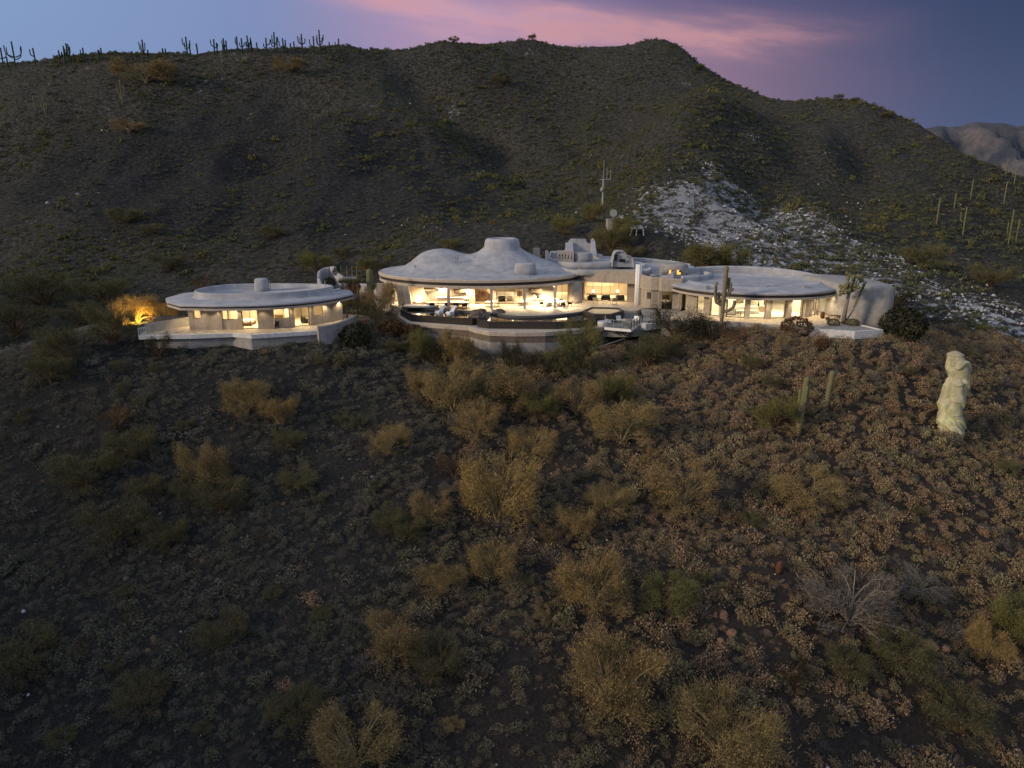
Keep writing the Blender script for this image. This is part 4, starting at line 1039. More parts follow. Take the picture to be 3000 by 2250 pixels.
MB().tube([(q.x, q.y, q.z - 1), (q.x + 0.1, q.y, Zm(525))], [0.26, 0.17], 8).build('pole', 'galvanised', mast)
MB().bar((xm(1755), q.y, Zm(526)), (xm(1788), q.y, Zm(526)), 0.12, 0.12).build('cross_arm', 'galvanised', mast)
for px, pt, pb in ((1767, 470, 526), (1777, 492, 526), (1787, 498, 526), (1763, 512, 530)):
    MB().tube([(xm(px), q.y, Zm(pb)), (xm(px), q.y, Zm(pt))], 0.055, 6).build('whip_antenna', 'galvanised', mast)
MB().lathe((xm(1763), q.y - 0.3, Zm(562)), [(0.15, 0), (0.35, 0.3), (0.35, 0.7), (0.15, 1.0)], 12).build('relay_box', 'galvanised', mast)
done()
q = hit(1792, 676); sh = thing('utility_hut', 'small grey rendered hut below the radio mast', 'hut', tuple(q)); at(sh)
k_ = q.y / FPX
MB().box(q.x - 12 * k_, q.y, q.z - 1.5, q.x + 13 * k_, q.y + 3, q.z + 30 * k_).build('wall', 'stucco_grey', sh)
MB().box(q.x - 13 * k_, q.y - 0.15, q.z + 30 * k_, q.x + 14 * k_, q.y + 3.1, q.z + 31.5 * k_).build('roof', 'galvanised', sh)
MB().box(q.x + 2 * k_, q.y - 0.05, q.z, q.x + 9 * k_, q.y + 0.02, q.z + 17 * k_).build('door', 'galvanised', sh)
done()
q2 = Vector((q.x + 6 * k_, q.y + 1.6, q.z + 31.5 * k_))
mb = MB(); mb.lathe(tuple(q2), [(0.12, 0), (0.12, 0.7)], 8); dish = thing('satellite_dish', 'round satellite dish standing on the utility hut', 'dish', tuple(q2)); at(dish)
mb.build('stand', 'galvanised', dish)
mb = MB(); mb.rings([[(q2.x + r * math.cos(a), q2.y - 0.2 - d_, q2.z + 1.2 + r * math.sin(a)) for a in np.linspace(0, 2 * PI, 19)[:-1]] for r, d_ in ((0.05, -0.25), (0.45, -0.12), (0.75, 0.1), (0.78, 0.12))]); mb.build('reflector', 'galvanised', dish)
done()
q = hit(1864, 702); tr_ = thing('tarp_shelter', 'low dark shelter with a pale rounded cover on the slope behind the villa', 'shelter', tuple(q)); at(tr_)
k_ = q.y / FPX
mb = MB()
for i, (sc_, h) in enumerate(((1.0, 0), (0.95, 9), (0.8, 18), (0.45, 24))): pass
mb.rings([[(q.x + 20 * k_ * sc_ * math.cos(a), q.y + 1.5 + 1.6 * sc_ * math.sin(a), q.z + h * k_) for a in np.linspace(0, 2 * PI, 13)[:-1]] for sc_, h in ((0.95, -3), (0.95, 8), (0.85, 15))])
mb.build('body', 'black_stone', tr_)
mb = MB(); mb.rings([[(q.x + 2 * k_ + 21 * k_ * sc_ * math.cos(a), q.y + 1.5 + 1.8 * sc_ * math.sin(a), q.z + h * k_) for a in np.linspace(0, 2 * PI, 13)[:-1]] for sc_, h in ((0.95, 14), (0.9, 19), (0.6, 24), (0.2, 26))])
mb.build('cover', 'white_lip', tr_)
for dx_ in (-19, -2, 20):
    MB().bar((q.x + dx_ * k_, q.y - 0.3, q.z - 0.3), (q.x + (dx_ * 0.8 + 2) * k_, q.y - 0.2, q.z + 16 * k_), 0.15, 0.15).build('prop', 'white_lip', tr_)
done()

# road on the left and its kerb line
def ribbon(name, pts, w, mat_, lift, kind='structure', side=0.0):
    c = chaikin(pts, 3, False); L = offset([tuple(p_) for p_ in c], side + w / 2, False); Rr = offset([tuple(p_) for p_ in c], side - w / 2, False)
    ctr = [(L[i][0] * .5 + Rr[i][0] * .5, L[i][1] * .5 + Rr[i][1] * .5) for i in range(len(c))]
    z = np.maximum.reduce([Hgt([p_[0] for p_ in a_], [p_[1] for p_ in a_]) for a_ in (L, ctr, Rr)]) + lift
    vs = [(*p_, z[i]) for i, p_ in enumerate(L)] + [(*p_, z[i]) for i, p_ in enumerate(Rr)]
    n = len(c); mb = MB(); mb.add(vs + [(x, y, zz - 0.6) for x, y, zz in vs], [(i, i + 1, n + i + 1, n + i) for i in range(n - 1)] + [(i, 2 * n + i, 2 * n + i + 1, i + 1) for i in range(n - 1)] + [(n + i, n + i + 1, 3 * n + i + 1, 3 * n + i) for i in range(n - 1)])
    o = mb.build(name, mat_, None, True); struct(o); return o
rp = [(-150, 84), (-110, 92), (-84, 97), (-68, 102), (-57, 109), (-50, 116), (-45, 124)]
ribbon('road', rp, 6.0, 'asphalt', 0.10)
ribbon('kerb', rp, 0.3, 'kerb_mat', 0.26, side=-3.2)

# ================================================================== FURNITURE (real size, built at its own base)
def local(): done()
def chair(name, label, mat_, w=0.6, arms=True, group=None, cat='chair'):
    t_ = thing(name, label, cat, (0, 0, 0), 0, group)
    MB().box(-w/2, -w/2, 0.36, w/2, w/2, 0.46).build('seat', mat_, t_)
    mb = MB(); mb.rings([[(-w/2, yy, z), (w/2, yy, z), (w/2, yy + 0.08, z), (-w/2, yy + 0.08, z)] for z, yy in ((0.46, w/2 - 0.08), (0.92, w/2 + 0.04))]); mb.build('backrest', mat_, t_)
    for sx in (-1, 1):
        for sy in (-1, 1): MB().box(sx * (w/2 - .05) - .025, sy * (w/2 - .05) - .025, 0, sx * (w/2 - .05) + .025, sy * (w/2 - .05) + .025, 0.36).build('leg', mat_, t_)
        if arms: MB().box(sx * (w/2 - .03) - .035, -w/2, 0.46, sx * (w/2 - .03) + .035, w/2 - .08, 0.64).build('armrest', mat_, t_)
    return t_
def armchair(label, mat_, w=0.95, group=None):
    t_ = thing('armchair', label, 'armchair', (0, 0, 0), 0, group)
    soft_block(MB(), [(-w/2, -.42), (w/2, -.42), (w/2, .42), (-w/2, .42)], 0.08, 0.46, .1, 0, 1).build('seat', mat_, t_, True)
    soft_block(MB(), [(-w/2, .25), (w/2, .25), (w/2, .5), (-w/2, .5)], 0.2, 0.9, .1, 0, 1).build('backrest', mat_, t_, True)
    for sx in (-1, 1): soft_block(MB(), [(sx * w/2 - .1, -.42), (sx * w/2 + .1, -.42), (sx * w/2 + .1, .42), (sx * w/2 - .1, .42)], 0.08, 0.64, .08, 0, 1).build('armrest', mat_, t_, True)
    return t_
def table(name, label, w, d, h, top, leg, round_=False, th=0.06, group=None, legs=4):
    t_ = thing(name, label, 'table', (0, 0, 0), 0, group)
    (MB().lathe((0, 0, h - th), [(w/2, 0), (w/2, th)], 24) if round_ else MB().box(-w/2, -d/2, h - th, w/2, d/2, h)).build('tabletop', top, t_)
    for sx in (-1, 1):
        for sy in (-1, 1):
            x, y = sx * (w/2 - .12) * (0.6 if round_ else 1), sy * (d/2 - .12) * (0.6 if round_ else 1); MB().box(x - .03, y - .03, 0, x + .03, y + .03, h - th).build('leg', leg, t_)
    return t_
def put(o, x, y, z=0.0, rz=0.0): o.location = (x, y, z); o.rotation_euler[2] = rz; return o
gz = lambda px, py, z=0.0: G(px, py, z)

# west dining set under the roof
g = gz(1312, 902)
put(table('dining_table', 'long pale dining table under the roof behind the sun loungers', 6.4, 1.2, 0.78, 'interior_white', 'wood'), g.x, g.y + .5)
ch = put(chair('dining_chair', 'dark wicker chair at the left end of the long pale dining table', 'dark_fabric', .75, group='dark chairs at the long pale table'), g.x - 2.3, g.y - .6, 0, PI)
for dx_, lb in ((0.0, 'dark wicker chair at the middle of the long pale dining table'), (1.3, 'dark wicker chair right of the middle of the long pale dining table'), (2.6, 'dark wicker chair at the right end of the long pale dining table')):
    copy_tree(ch, (g.x + dx_, g.y - .6, 0), PI, label=lb)
tag(MB().lathe((g.x, g.y, 0.0), [(2.9, 0.004), (2.9, 0.02)], 30).build('round_rug', 'wood'), 'round brown rug under the long pale dining table', 'rug')
bc = thing('bar_counter', 'stone bar counter with an L shape against the wall left of the great room glass', 'counter', (-8.9, 113, 0)); at(bc)
MB().box(-11.6, 112.9, 0, -6.9, 113.4, 0.95).build('front', 'stucco', bc); MB().box(-7.4, 111.8, 0, -6.8, 113.4, 0.95).build('side', 'stucco', bc)
MB().box(-11.8, 112.8, 0.95, -6.7, 113.5, 1.03).build('countertop', 'ceramic', bc); done()
bs = thing('bench', 'low padded bench behind the long pale dining table', 'bench', (-8.6, 112.2, 0)); at(bs)
MB().box(-10.0, 111.9, 0, -7.4, 112.5, 0.42).build('base', 'wood', bs); MB().box(-10.0, 111.9, 0.42, -7.4, 112.5, 0.55).build('cushion', 'cushion', bs); done()
# pictures on the terrace wall
def picture(px0, px1, py0, py1, mat_, label, y=None, frame='metal_dark', nm='picture'):
    lo, hi = Q((px0 + px1) / 2, py1, y), Q((px0 + px1) / 2, py0, y); a, b_ = Q(px0, py1, y).x, Q(px1, py1, y).x
    t_ = thing(nm, label, 'painting' if nm == 'picture' else nm.replace('_', ' '), ((a + b_) / 2, y, lo.z)); at(t_)
    MB().box(a - .06, y - .05, lo.z - .06, b_ + .06, y, hi.z + .06).build('frame', frame, t_); MB().box(a, y - .07, lo.z, b_, y - .052, hi.z).build('canvas', mat_, t_); done()
picture(1236, 1284, 846, 853, 'screen_pale', 'wide dark-framed picture with pale middle high on the wall over the hearth side', 113.2)
picture(1331, 1365, 848, 857, 'picture_a', 'narrow brown landscape picture above the stone bar counter', 112.9)
picture(1552, 1588, 846, 858, 'picture_b', 'brown landscape picture above the white buffet near the east panes', 112.45)
# buffet with rail and lamps
bf = thing('buffet', 'long white buffet counter with dark rail posts under the brown picture', 'counter', (4.3, 111.9, 0)); at(bf)
MB().box(2.2, 111.8, 0, 7.0, 112.4, 0.9).build('body', 'interior_white', bf); MB().box(2.1, 111.7, 0.9, 7.1, 112.5, 0.97).build('countertop', 'ceramic', bf)
for k in range(5): MB().box(2.3 + k * 1.12, 111.64, 0, 2.36 + k * 1.12, 111.7, 0.9).build('post', 'metal_dark', bf)
done()
for k, (x, lb) in enumerate(((3.4, 'left white jar on the buffet'), (4.05, 'dark dome-shaped jar between two white jars on the buffet'), (4.7, 'right white jar on the buffet'))):
    tag(MB().lathe((x, 112.1, 0.97), [(.12, 0), (.2, .15), (.2, .35), (.1, .5), (.12, .58)], 14).build('jar', 'dark_fabric' if k == 1 else 'ceramic', None, True), lb, 'jar')
# two small round tables
rt = put(table('round_table', 'small round white table by the grey post near the pool boulder', 1.75, 1.75, .76, 'ceramic', 'metal_dark', True), gz(1441, 898).x, gz(1441, 898).y)
copy_tree(rt, (gz(1536, 895).x, gz(1536, 895).y, 0), 0, .9, 'small round white table by the second grey post')
for k, (px, lb) in enumerate(((1424, 'spindly stool left of the round table by the first grey post'), (1459, 'spindly stool right of the round table by the first grey post'), (1522, 'spindly stool left of the round table by the second grey post'))):
    g = gz(px, 900)
    if k == 0:
        stl = thing('stool', lb, 'stool', (g.x, g.y, 0), 0, 'spindly stools by the round tables')
        MB().lathe((0, 0, .60), [(.2, 0), (.2, .05)], 12).build('seat', 'wood', stl)
        for a in range(4): MB().bar((.14 * math.cos(a * PI/2 + .7), .14 * math.sin(a * PI/2 + .7), .6), (.22 * math.cos(a * PI/2 + .7), .22 * math.sin(a * PI/2 + .7), 0), .03, .03).build('leg', 'metal_dark', stl)
    else: copy_tree(stl, (g.x, g.y, 0), label=lb)
# brightly lit table with chairs at the east posts
g = gz(1627, 898)
put(table('dining_table', 'brightly lit white dining table at the eastern roof post', 3.0, 1.3, .76, 'ceramic', 'wood_pale'), g.x, g.y + .3)
c0 = put(chair('dining_chair', 'dark chair at the left end of the bright white table', 'dark_fabric', .62, group='chairs around the bright white table'), g.x - 2.1, g.y + .1, 0, PI * 0.5)
for dx_, dy_, rz, lb in ((1.1, -1.0, PI, 'dark chair in front of the bright white table'), (2.2, 0.1, -PI/2, 'dark chair at the right end of the bright white table'), (-.8, 1.3, 0, 'dark chair behind the bright white table, left'), (1.0, 1.3, 0, 'dark chair behind the bright white table, right')):
    copy_tree(c0, (g.x + dx_, g.y + dy_, 0), rz, label=lb)
# day bed
g = gz(1231, 906)
db = put(thing('day_bed', 'low wide outdoor day bed with dark frame at the edge of the shallow pool', 'day bed'), g.x, g.y + .8)
MB().box(-2.6, -.9, .10, 2.6, .9, .22).build('frame', 'metal_dark', db); soft_block(MB(), [(-2.5, -.85), (2.5, -.85), (2.5, .85), (-2.5, .85)], .22, .50, .08, 0, 1).build('mattress', 'cushion', db, True)
for sx in (-1, 1):
    for sy in (-1, 1): MB().box(sx * 2.58 - .04, sy * .88 - .04, 0, sx * 2.58 + .04, sy * .88 + .04, .78).build('post', 'metal_dark', db)
for sy in (-1, 1): MB().bar((-2.6, sy * .88, .78), (2.6 if sy > 0 else 0, sy * .88, .78), .05, .05).build('rail', 'metal_dark', db)
# loungers in the shallow water
def lounger(label):
    t_ = thing('sun_lounger', label, 'sun lounger', group='white loungers standing in the shallow pool')
    prof = [(-1.0, .22), (-.6, .36), (-.2, .26), (.15, .30), (.95, 1.0)]
    mb = MB(); mb.rings([[(-.34, y, z), (.34, y, z), (.34, y + .02, z + .1), (-.34, y + .02, z + .1)] for y, z in prof]); mb.build('shell', 'white_paint', t_)
    MB().prism([(-.3, -.8), (.3, -.8), (.3, .4), (-.3, .4)], -.35, .28).build('base', 'white_paint', t_)
    return t_
g = gz(1290, 918, -.1); put(lounger('left white moulded lounger in the shallow west basin'), g.x, g.y, -.1, R(-28))
g = gz(1322, 920, -.1); put(lounger('right white moulded lounger in the shallow west basin'), g.x, g.y, -.1, R(-28))
# boulders
def boulder(name, label, loc, r, mat_, seed, cat='boulder', group=None):
    t_ = MB(); n, m_ = 16, 9; rs = []
    for j in range(m_):
        ph = -0.5 + (PI / 2 + 0.42) * j / (m_ - 1); ring = []
        for i in range(n):
            a = 2 * PI * i / n; d = 1 + 0.45 * float(fbm(np.array([math.cos(a) * 1.6 + seed * 3.1]), np.array([math.sin(a) * 1.6 + ph * 1.5]), 3, seed)[0])
            ring.append((loc[0] + r[0] * d * math.cos(a) * math.cos(ph), loc[1] + r[1] * d * math.sin(a) * math.cos(ph), loc[2] + r[2] * d * math.sin(ph)))
        rs.append(ring)
    o = t_.rings(rs).build(name, mat_, None, False, tuple(loc)); o.location = loc
    return tag(o, label, cat, group)
g = gz(1402, 929, 0); boulder('boulder', 'large grey-brown boulder between the shallow basin and the main pool', (g.x, g.y + .7, 0), (1.55, 1.1, .95), 'stone', 3)
g = gz(1463, 917, 0); boulder('boulder', 'smaller flat boulder on the pool edge right of the large one', (g.x, g.y + .2, .05), (1.05, .7, .5), 'stone', 5)
# dining room furniture
dt = put(table('dining_table', 'dark dining table inside behind the five tall panes', 5.0, 1.4, .76, 'wood', 'wood'), 14.6, 118.6)
c1 = put(armchair('dark tub chair inside the dining room, left of the row of three', 'dark_fabric', 1.25, 'dark tub chairs in the dining room'), 12.9, 116.9, .02, PI)
for x, lb in ((15.0, 'dark tub chair inside the dining room, middle of the row'), (17.3, 'widest dark tub chair inside the dining room, at the right')): copy_tree(c1, (x, 116.6, .02), PI, label=lb)
for x, lb in ((13.2, 'small glowing lamp on the dining table, left'), (17.2, 'small glowing lamp on the dining table, right')):
    lp = thing('table_lamp', lb, 'lamp', (x, 118.5, .76)); MB().lathe((0, 0, 0), [(.1, 0), (.05, .05), (.05, .3)], 8).build('base', 'wood', lp); MB().lathe((0, 0, .3), [(.22, 0), (.14, .35)], 12).build('lamp_shade', 'lamp_glow', lp)
c2 = put(chair('patio_chair', 'pale slatted patio chair outside the dining room, left of two', 'wood_pale', .72, group='pale patio chairs outside the dining room'), gz(1745, 888).x, gz(1745, 888).y, 0, R(160))
copy_tree(c2, (gz(1797, 890).x, gz(1797, 890).y, 0), R(200), 1.1, 'pale slatted patio chair outside the dining room, right of two')
put(table('side_table', 'low pale patio table between the two slatted patio chairs', .9, .6, .42, 'wood_pale', 'wood_pale'), gz(1772, 888).x, gz(1772, 888).y)
# great room furniture seen through the glass
put(armchair('dark armchair inside the great room behind the middle panes', 'dark_fabric'), -1.6, 115.6, .02, PI)
put(armchair('white armchair inside the great room right of the dark one', 'cushion'), -.2, 116.2, .02, R(150))
sf = thing('sofa', 'long pale sofa inside the great room behind the middle panes', 'sofa', (-1.2, 119, .02))
soft_block(MB(), [(-2, -.45), (2, -.45), (2, .45), (-2, .45)], .05, .48, .1, 0, 1).build('seat', 'cushion', sf, True); soft_block(MB(), [(-2, .2), (2, .2), (2, .55), (-2, .55)], .3, .95, .1, 0, 1).build('backrest', 'cushion', sf, True)
boulder('boulder', 'natural brown rock outcrop inside the great room behind the left panes', (-5.2, 116.3, .2), (1.7, .9, 1.7), 'rock_orange', 9)
bk = thing('cabinet', 'dark open cabinet inside the great room right of the middle panes', 'cabinet', (.6, 121.5, .02))
MB().box(-1.1, -.2, 0, 1.1, .2, .7).build('body', 'wood', bk)
for k in range(3): MB().box(-1.1, -.2, .95 + k * .42, 1.1, .2, 1.0 + k * .42).build('shelf', 'wood', bk)
# bedroom
bd = thing('bed', 'bed with white cover inside the bedroom door of the villa', 'bed', (23.4, 112.2, .02)); MB().box(-1.0, -1.1, 0, 1.0, 1.1, .35).build('frame', 'wood', bd); soft_block(MB(), [(-1, -1.1), (1, -1.1), (1, 1.1), (-1, 1.1)], .35, .68, .12, 0, 1).build('mattress', 'ceramic', bd, True)
MB().box(-1.1, 1.1, 0, 1.1, 1.25, 1.3).build('headboard', 'wood', bd)
# east wing living room
a1 = put(armchair('cream round armchair behind the third wide pane of the east wing', 'cushion', 1.3), 31.2, 103.2, .02, R(170))
s1 = thing('sofa', 'long cream sofa across the middle panes of the east wing', 'sofa', (33.6, 104.2, .02)); soft_block(MB(), [(-1.6, -.5), (1.9, -.5), (1.9, .5), (-1.6, .5)], .05, .5, .1, 0, 1).build('seat', 'cushion', s1, True); soft_block(MB(), [(-1.6, .3), (1.9, .3), (1.9, .6), (-1.6, .6)], .3, .95, .1, 0, 1).build('backrest', 'cushion', s1, True)
put(table('side_table', 'small dark side table between the cream armchair and sofa', .6, .6, .55, 'wood', 'wood'), 32.2, 102.6, .02)
cs = thing('console_table', 'pale wooden console against the curved wall of the east wing', 'console', (36.0, 105.8, .02)); MB().box(-1.1, -.25, .05, 1.1, .25, .8).build('body', 'wood_pale', cs); MB().box(-1.15, -.3, .8, 1.15, .3, .86).build('tabletop', 'ceramic', cs)
for x, y, h, lb in ((35.9, 105.7, .86, 'dark cone sculpture on the pale console'), (30.9, 105.0, .9, 'dark cone sculpture behind the cream armchair')):
    tag(MB().lathe((x, y, h if h < .9 else .9), [(.16, 0), (.12, .3), (.02, .85)], 10).build('cone_sculpture', 'dark_fabric', None, True), lb, 'sculpture')
wp = thing('wall_picture', 'small dark picture on the white wall of the east wing', 'picture', (33.4, 106.5, 1.2)); MB().box(-.5, 0, 0, .5, .05, .5).build('canvas', 'picture_b', wp); MB().box(-.56, .05, -.06, .56, .08, .56).build('frame', 'metal_dark', wp)
pp_ = thing('plant_pedestal', 'pale block that carries the dark cone behind the armchair', 'pedestal', (30.9, 105.0, .02)); MB().box(-.2, -.2, 0, .2, .2, .88).build('block', 'interior_white', pp_)
for x, y, w_, lb in ((33.4, 106.9, 3.4, 'tall white screen wall behind the sofa in the east wing'),):
    sw = thing('screen_wall', lb, 'screen', (x, y, .02)); MB().box(-w_/2, 0, 0, w_/2, .12, 2.7).build('screen_panel', 'interior_white', sw)
# deck furniture
d0 = put(chair('deck_chair', 'white chair on the cantilevered deck, left of the pair', 'white_paint', .75, False, 'white chairs on the viewing deck'), gz(1815, 945, -.9).x, gz(1815, 945, -.9).y, -.9, R(20))
copy_tree(d0, (*gz(1861, 946, -.9).xy, -.9), R(-35), label='white chair on the cantilevered deck, right of the pair')
copy_tree(d0, (*gz(1784, 951, -.9).xy, -.9), R(60), .8, label='small pale chair at the left rail of the deck')
put(table('deck_table', 'round glass table in the middle of the cantilevered deck', 1.5, 1.5, .7, 'deck_glass', 'galvanised', True), gz(1836, 951, -.9).x, gz(1836, 951, -.9).y, -.9)
# guest house furniture
wc = put(chair('wire_chair', 'thin wire chair on the guest patio under the right-hand window', 'metal_dark', .55, True), gz(812, 963, -.4).x, gz(812, 963, -.4).y, -.4, R(10))
b1 = thing('bed', 'white bed behind the second window of the guest house', 'bed', (-35.9, 97.6, -.38)); MB().box(-.95, -1, 0, .95, 1, .4).build('frame', 'wood', b1); soft_block(MB(), [(-.95, -1), (.95, -1), (.95, 1), (-.95, 1)], .4, .75, .12, 0, 1).build('mattress', 'ceramic', b1, True)
put(armchair('dark armchair behind the right-hand glass doors of the guest house', 'dark_fabric', .9), -28.3, 98.9, -.38, R(150))
put(armchair('brown armchair behind the right-hand glass doors, nearer the middle', 'wood', .9), -27.2, 99.8, -.38, R(190))
dr = thing('dresser', 'brown chest of drawers behind the wide guest house window', 'dresser', (-31.9, 99.2, -.38)); MB().box(-.6, -.25, 0, .6, .25, 1.1).build('body', 'wood', dr); MB().box(-.65, -.3, 1.1, .65, .3, 1.16).build('top', 'wood_pale', dr)
# patio things in the east
lt = put(table('bench_table', 'low rustic table by the end of the east patio', 1.5, .7, .5, 'rust', 'wood'), gz(2443, 934).x, gz(2443, 934).y)
tag(MB().lathe((*gz(2409, 932).xy, 0), [(.2, 0), (.3, .25), (.26, .75), (.15, .9)], 14).build('clay_urn', 'rust', None, True), 'dark red clay urn under the lit window of the east wing', 'urn')
tag(MB().lathe((*gz(2423, 936).xy, 0), [(.12, 0), (.32, .12), (.3, .3), (.12, .38)], 14).build('clay_pot', 'rust', None, True), 'squat clay pot beside the low rustic table', 'pot')

# ================================================================== WRAPPED PILLAR
q = hit(2790, 1276)
k_ = q.y / FPX * 1.02
sc = thing('draped_pillar', 'tall pale wrapped pillar with draped folds, lit yellow-green, alone on the right slope', 'sculpture', tuple(q)); at(sc)
PH = [0, .03, .09, .22, .29, .31, .41, .52, .62, .675, .70, .79, .86, .895, .91, .97, 1.0]
PL = [1530, 1490, 1465, 1450, 1466, 1474, 1458, 1500, 1512, 1525, 1550, 1532, 1526, 1528, 1530, 1548, 1600]
PR = [1640, 1690, 1718, 1700, 1688, 1692, 1705, 1735, 1742, 1745, 1742, 1755, 1752, 1745, 1708, 1690, 1640]
def drape(z_lo, z_hi, name, nlev=64, nr=72):
    rs = []
    for j in range(nlev):
        h = z_lo + (z_hi - z_lo) * j / (nlev - 1)                         # 0..1 up the pillar
        l_, r2_ = np.interp(h, PH, PL), np.interp(h, PH, PR); cx_ = ((l_ + r2_) / 2 - 1592) / 2.949; w = (r2_ - l_) / 2 / 2.949
        ring = []
        for i in range(nr):
            a = 2 * PI * i / nr
            wv = .5 * math.cos(a - 3.6) + .28 * math.sin(2 * a + h * 3) + .22 * math.sin(3 * a - 1)
            u = (1 - h) * 5.2 + wv; fr = u - math.floor(u)
            lap = fr ** .8 if fr < .9 else (1 - fr) * 9.2                        # each lap swells downward and tucks under
            crease = abs(float(fbm(np.array([math.cos(a) * 1.1 + h * 4.0]), np.array([math.sin(a) * 1.1 + h * 3.5]), 2, 31)[0]))
            k__ = 1 if 0.03 < h < .95 else .3
            r = w * (1.0 - .24 * (1 - lap) * k__ - .42 * max(0, .16 - crease) / .16 * .35 * k__)
            zz = q.z - 0.4 + h * 272 * k_; lean_ = (proj(q.x, q.y, zz)[0] - 2790)
            ring.append((q.x + (cx_ - lean_ + r * math.cos(a)) * k_, q.y + r * 0.85 * math.sin(a) * k_, zz))
        rs.append(ring)
    return MB().rings(rs).build(name, 'drape', sc, True)
drape(0, 0.30, 'lower_drape'); drape(0.285, 0.62, 'middle_drape'); drape(0.60, 1.0, 'upper_drape')
done()
fx = Q(2720, 1300, q.y - 4.5); fz = H1(fx.x, fx.y)
fl_ = thing('floodlight', 'small ground floodlight in the scrub left of the wrapped pillar', 'floodlight', (fx.x, fx.y, fz)); at(fl_)
MB().tube([(fx.x, fx.y, fz), (fx.x, fx.y, fz + .9)], .04, 6).build('stake', 'metal_dark', fl_); MB().obox((fx.x, fx.y), .3, .2, fz + .85, fz + 1.1, .4).build('head', 'metal_dark', fl_)
dr_ = Vector((q.x, q.y, q.z + 4.6)) - Vector((fx.x, fx.y, fz + 1.3))
lamp('flood_beam', (fx.x, fx.y, fz + 1.3), 430, (0.88, 0.97, 0.42), .15, 'SPOT', dr_.to_track_quat('-Z', 'Y').to_euler(), parent=fl_, spot=R(82), blend=.7)
done()

# ================================================================== CACTI
def sag_mesh(base, h, r, arms, seed, n=16, rib=.16, sep=True, mat_='saguaro_skin', parent=None, lean=0.0, low=None):
    """arms: (height, azimuth, reach, rise, radius)"""
    rs_ = random.Random(seed); b_ = Vector(base)
    lv = 12; path = [b_ + Vector((lean * h * (k / lv) ** 1.5, 0, -0.3 + (h + .3) * k / lv)) for k in range(lv + 1)]
    rad = [r * (0.72 + .28 * math.sin(min(1, k / lv * 1.6) * PI / 2)) for k in range(lv + 1)]; rad[-2] *= .92
    path += [path[-1] + Vector((0, 0, r * .5)), path[-1] + Vector((0, 0, r * .72))]; rad += [rad[-1] * .75, .03]
    mbs = [MB()]; mbs[0].tube(path, rad, n, rib)
    for hh, az, reach, rise, ar in arms:
        p0 = b_ + Vector((lean * hh, 0, hh)); d = Vector((math.cos(az), math.sin(az), 0)); pts = [p0]
        for t_ in (.35, .7, .9, 1.0): pts.append(p0 + d * reach * t_ + Vector((0, 0, reach * .45 * t_ * t_)))
        e = pts[-1]
        for k in range(1, 5): pts.append(e + d * reach * .06 * min(k, 2) + Vector((0, 0, rise * k / 4)))
        pts += [pts[-1] + Vector((0, 0, ar * .6))]
        m2 = MB(); m2.tube(pts, [ar * .75] + [ar * .9] * 3 + [ar] * (len(pts) - 6) + [ar, ar * .9, .03] if False else [ar * (.7 if i == 0 else (.05 if i == len(pts) - 1 else 1)) for i in range(len(pts))], max(8, n - 4), rib)
        if sep: mbs.append(m2)
        else: mbs[0].add(m2.v, m2.f)
    return mbs
def saguaro(base, h, r, arms, label, seed=0, group=None, stem_mat='saguaro_skin', lean=0.0, brown=0.0):
    t_ = thing('saguaro_cactus', label, 'cactus', tuple(base), 0, group); at(t_)
    mbs = sag_mesh(base, h, r, arms, seed, lean=lean)
    mbs[0].build('stem', stem_mat, t_, True)
    for m_ in mbs[1:]: m_.build('arm', stem_mat if not brown else 'saguaro_skin', t_, True)
    if brown:
        MB().tube([(base[0], base[1], base[2] - .3), (base[0] + lean * h * .1, base[1], base[2] + brown * .5), (base[0] + lean * h * .35, base[1], base[2] + brown)], [r * .80, r * .98, r * 1.05], 16, .12).build('corky_base', 'saguaro_brown', t_, True)
    done(); return t_
# the old saguaro in front of the east wing
g = gz(2113, 950, 0); bz = -0.3; g.z = bz
k_ = g.y / FPX
saguaro((g.x, g.y, bz), 174 * k_, 6.6 * k_ * 1.0, [(64 * k_, PI, 1.0, 2.6, .20), (70 * k_, PI * .93, .55, 1.1, .17), (44 * k_, -.1, 1.3, .9, .22), (92 * k_, .2, .7, 1.3, .25), (112 * k_, .5, .6, 1.1, .2), (75 * k_, PI * 1.05, 1.15, 1.5, .16), (98 * k_, 0.0, 1.0, .25, .15)],
        'huge weathered saguaro with crooked arms in front of the east wing panes', 5, stem_mat='saguaro_brown', lean=.02)
q = hit(2338, 1275); k_ = q.y / FPX
saguaro(tuple(q), 178 * k_, 10 * k_, [(92 * k_, PI * .9, 10 * k_, 48 * k_, 5.5 * k_), (88 * k_, .1, 9 * k_, 60 * k_, 6 * k_), (104 * k_, -1.2, 8 * k_, 50 * k_, 5 * k_)], 'saguaro with upright arms and brown corky trunk on the right slope', 6, lean=.05, brown=105 * k_)
q = hit(2422, 1185); k_ = q.y / FPX
saguaro(tuple(q), 98 * k_, 9 * k_, [], 'armless column saguaro behind the armed one on the right slope', 7, lean=.07)
q = Q(1085, 850, 108)
saguaro((q.x, 108, -1), Q(1085, 795, 108).z + 1, .52, [(4.0, .3, .62, .5, .3)], 'thick yellow-lit saguaro stump at the left corner of the villa', 8, lean=.0)
lamp('cactus_uplight', (q.x - .6, 106.6, .2), 22, WARM, .1)
q = hit(2280, 1682); k_ = q.y / FPX
bc_ = thing('barrel_cactus', 'squat reddish barrel cactus low on the right slope', 'cactus', tuple(q)); at(bc_)
MB().tube([(q.x + .1 * t_, q.y, q.z - .1 + 46 * k_ * t_) for t_ in (0, .3, .6, .85, .97, 1.0)], [9 * k_, 12 * k_, 12.5 * k_, 10 * k_, 5 * k_, .02], 18, .14).build('stem', 'rust', bc_, True); done()
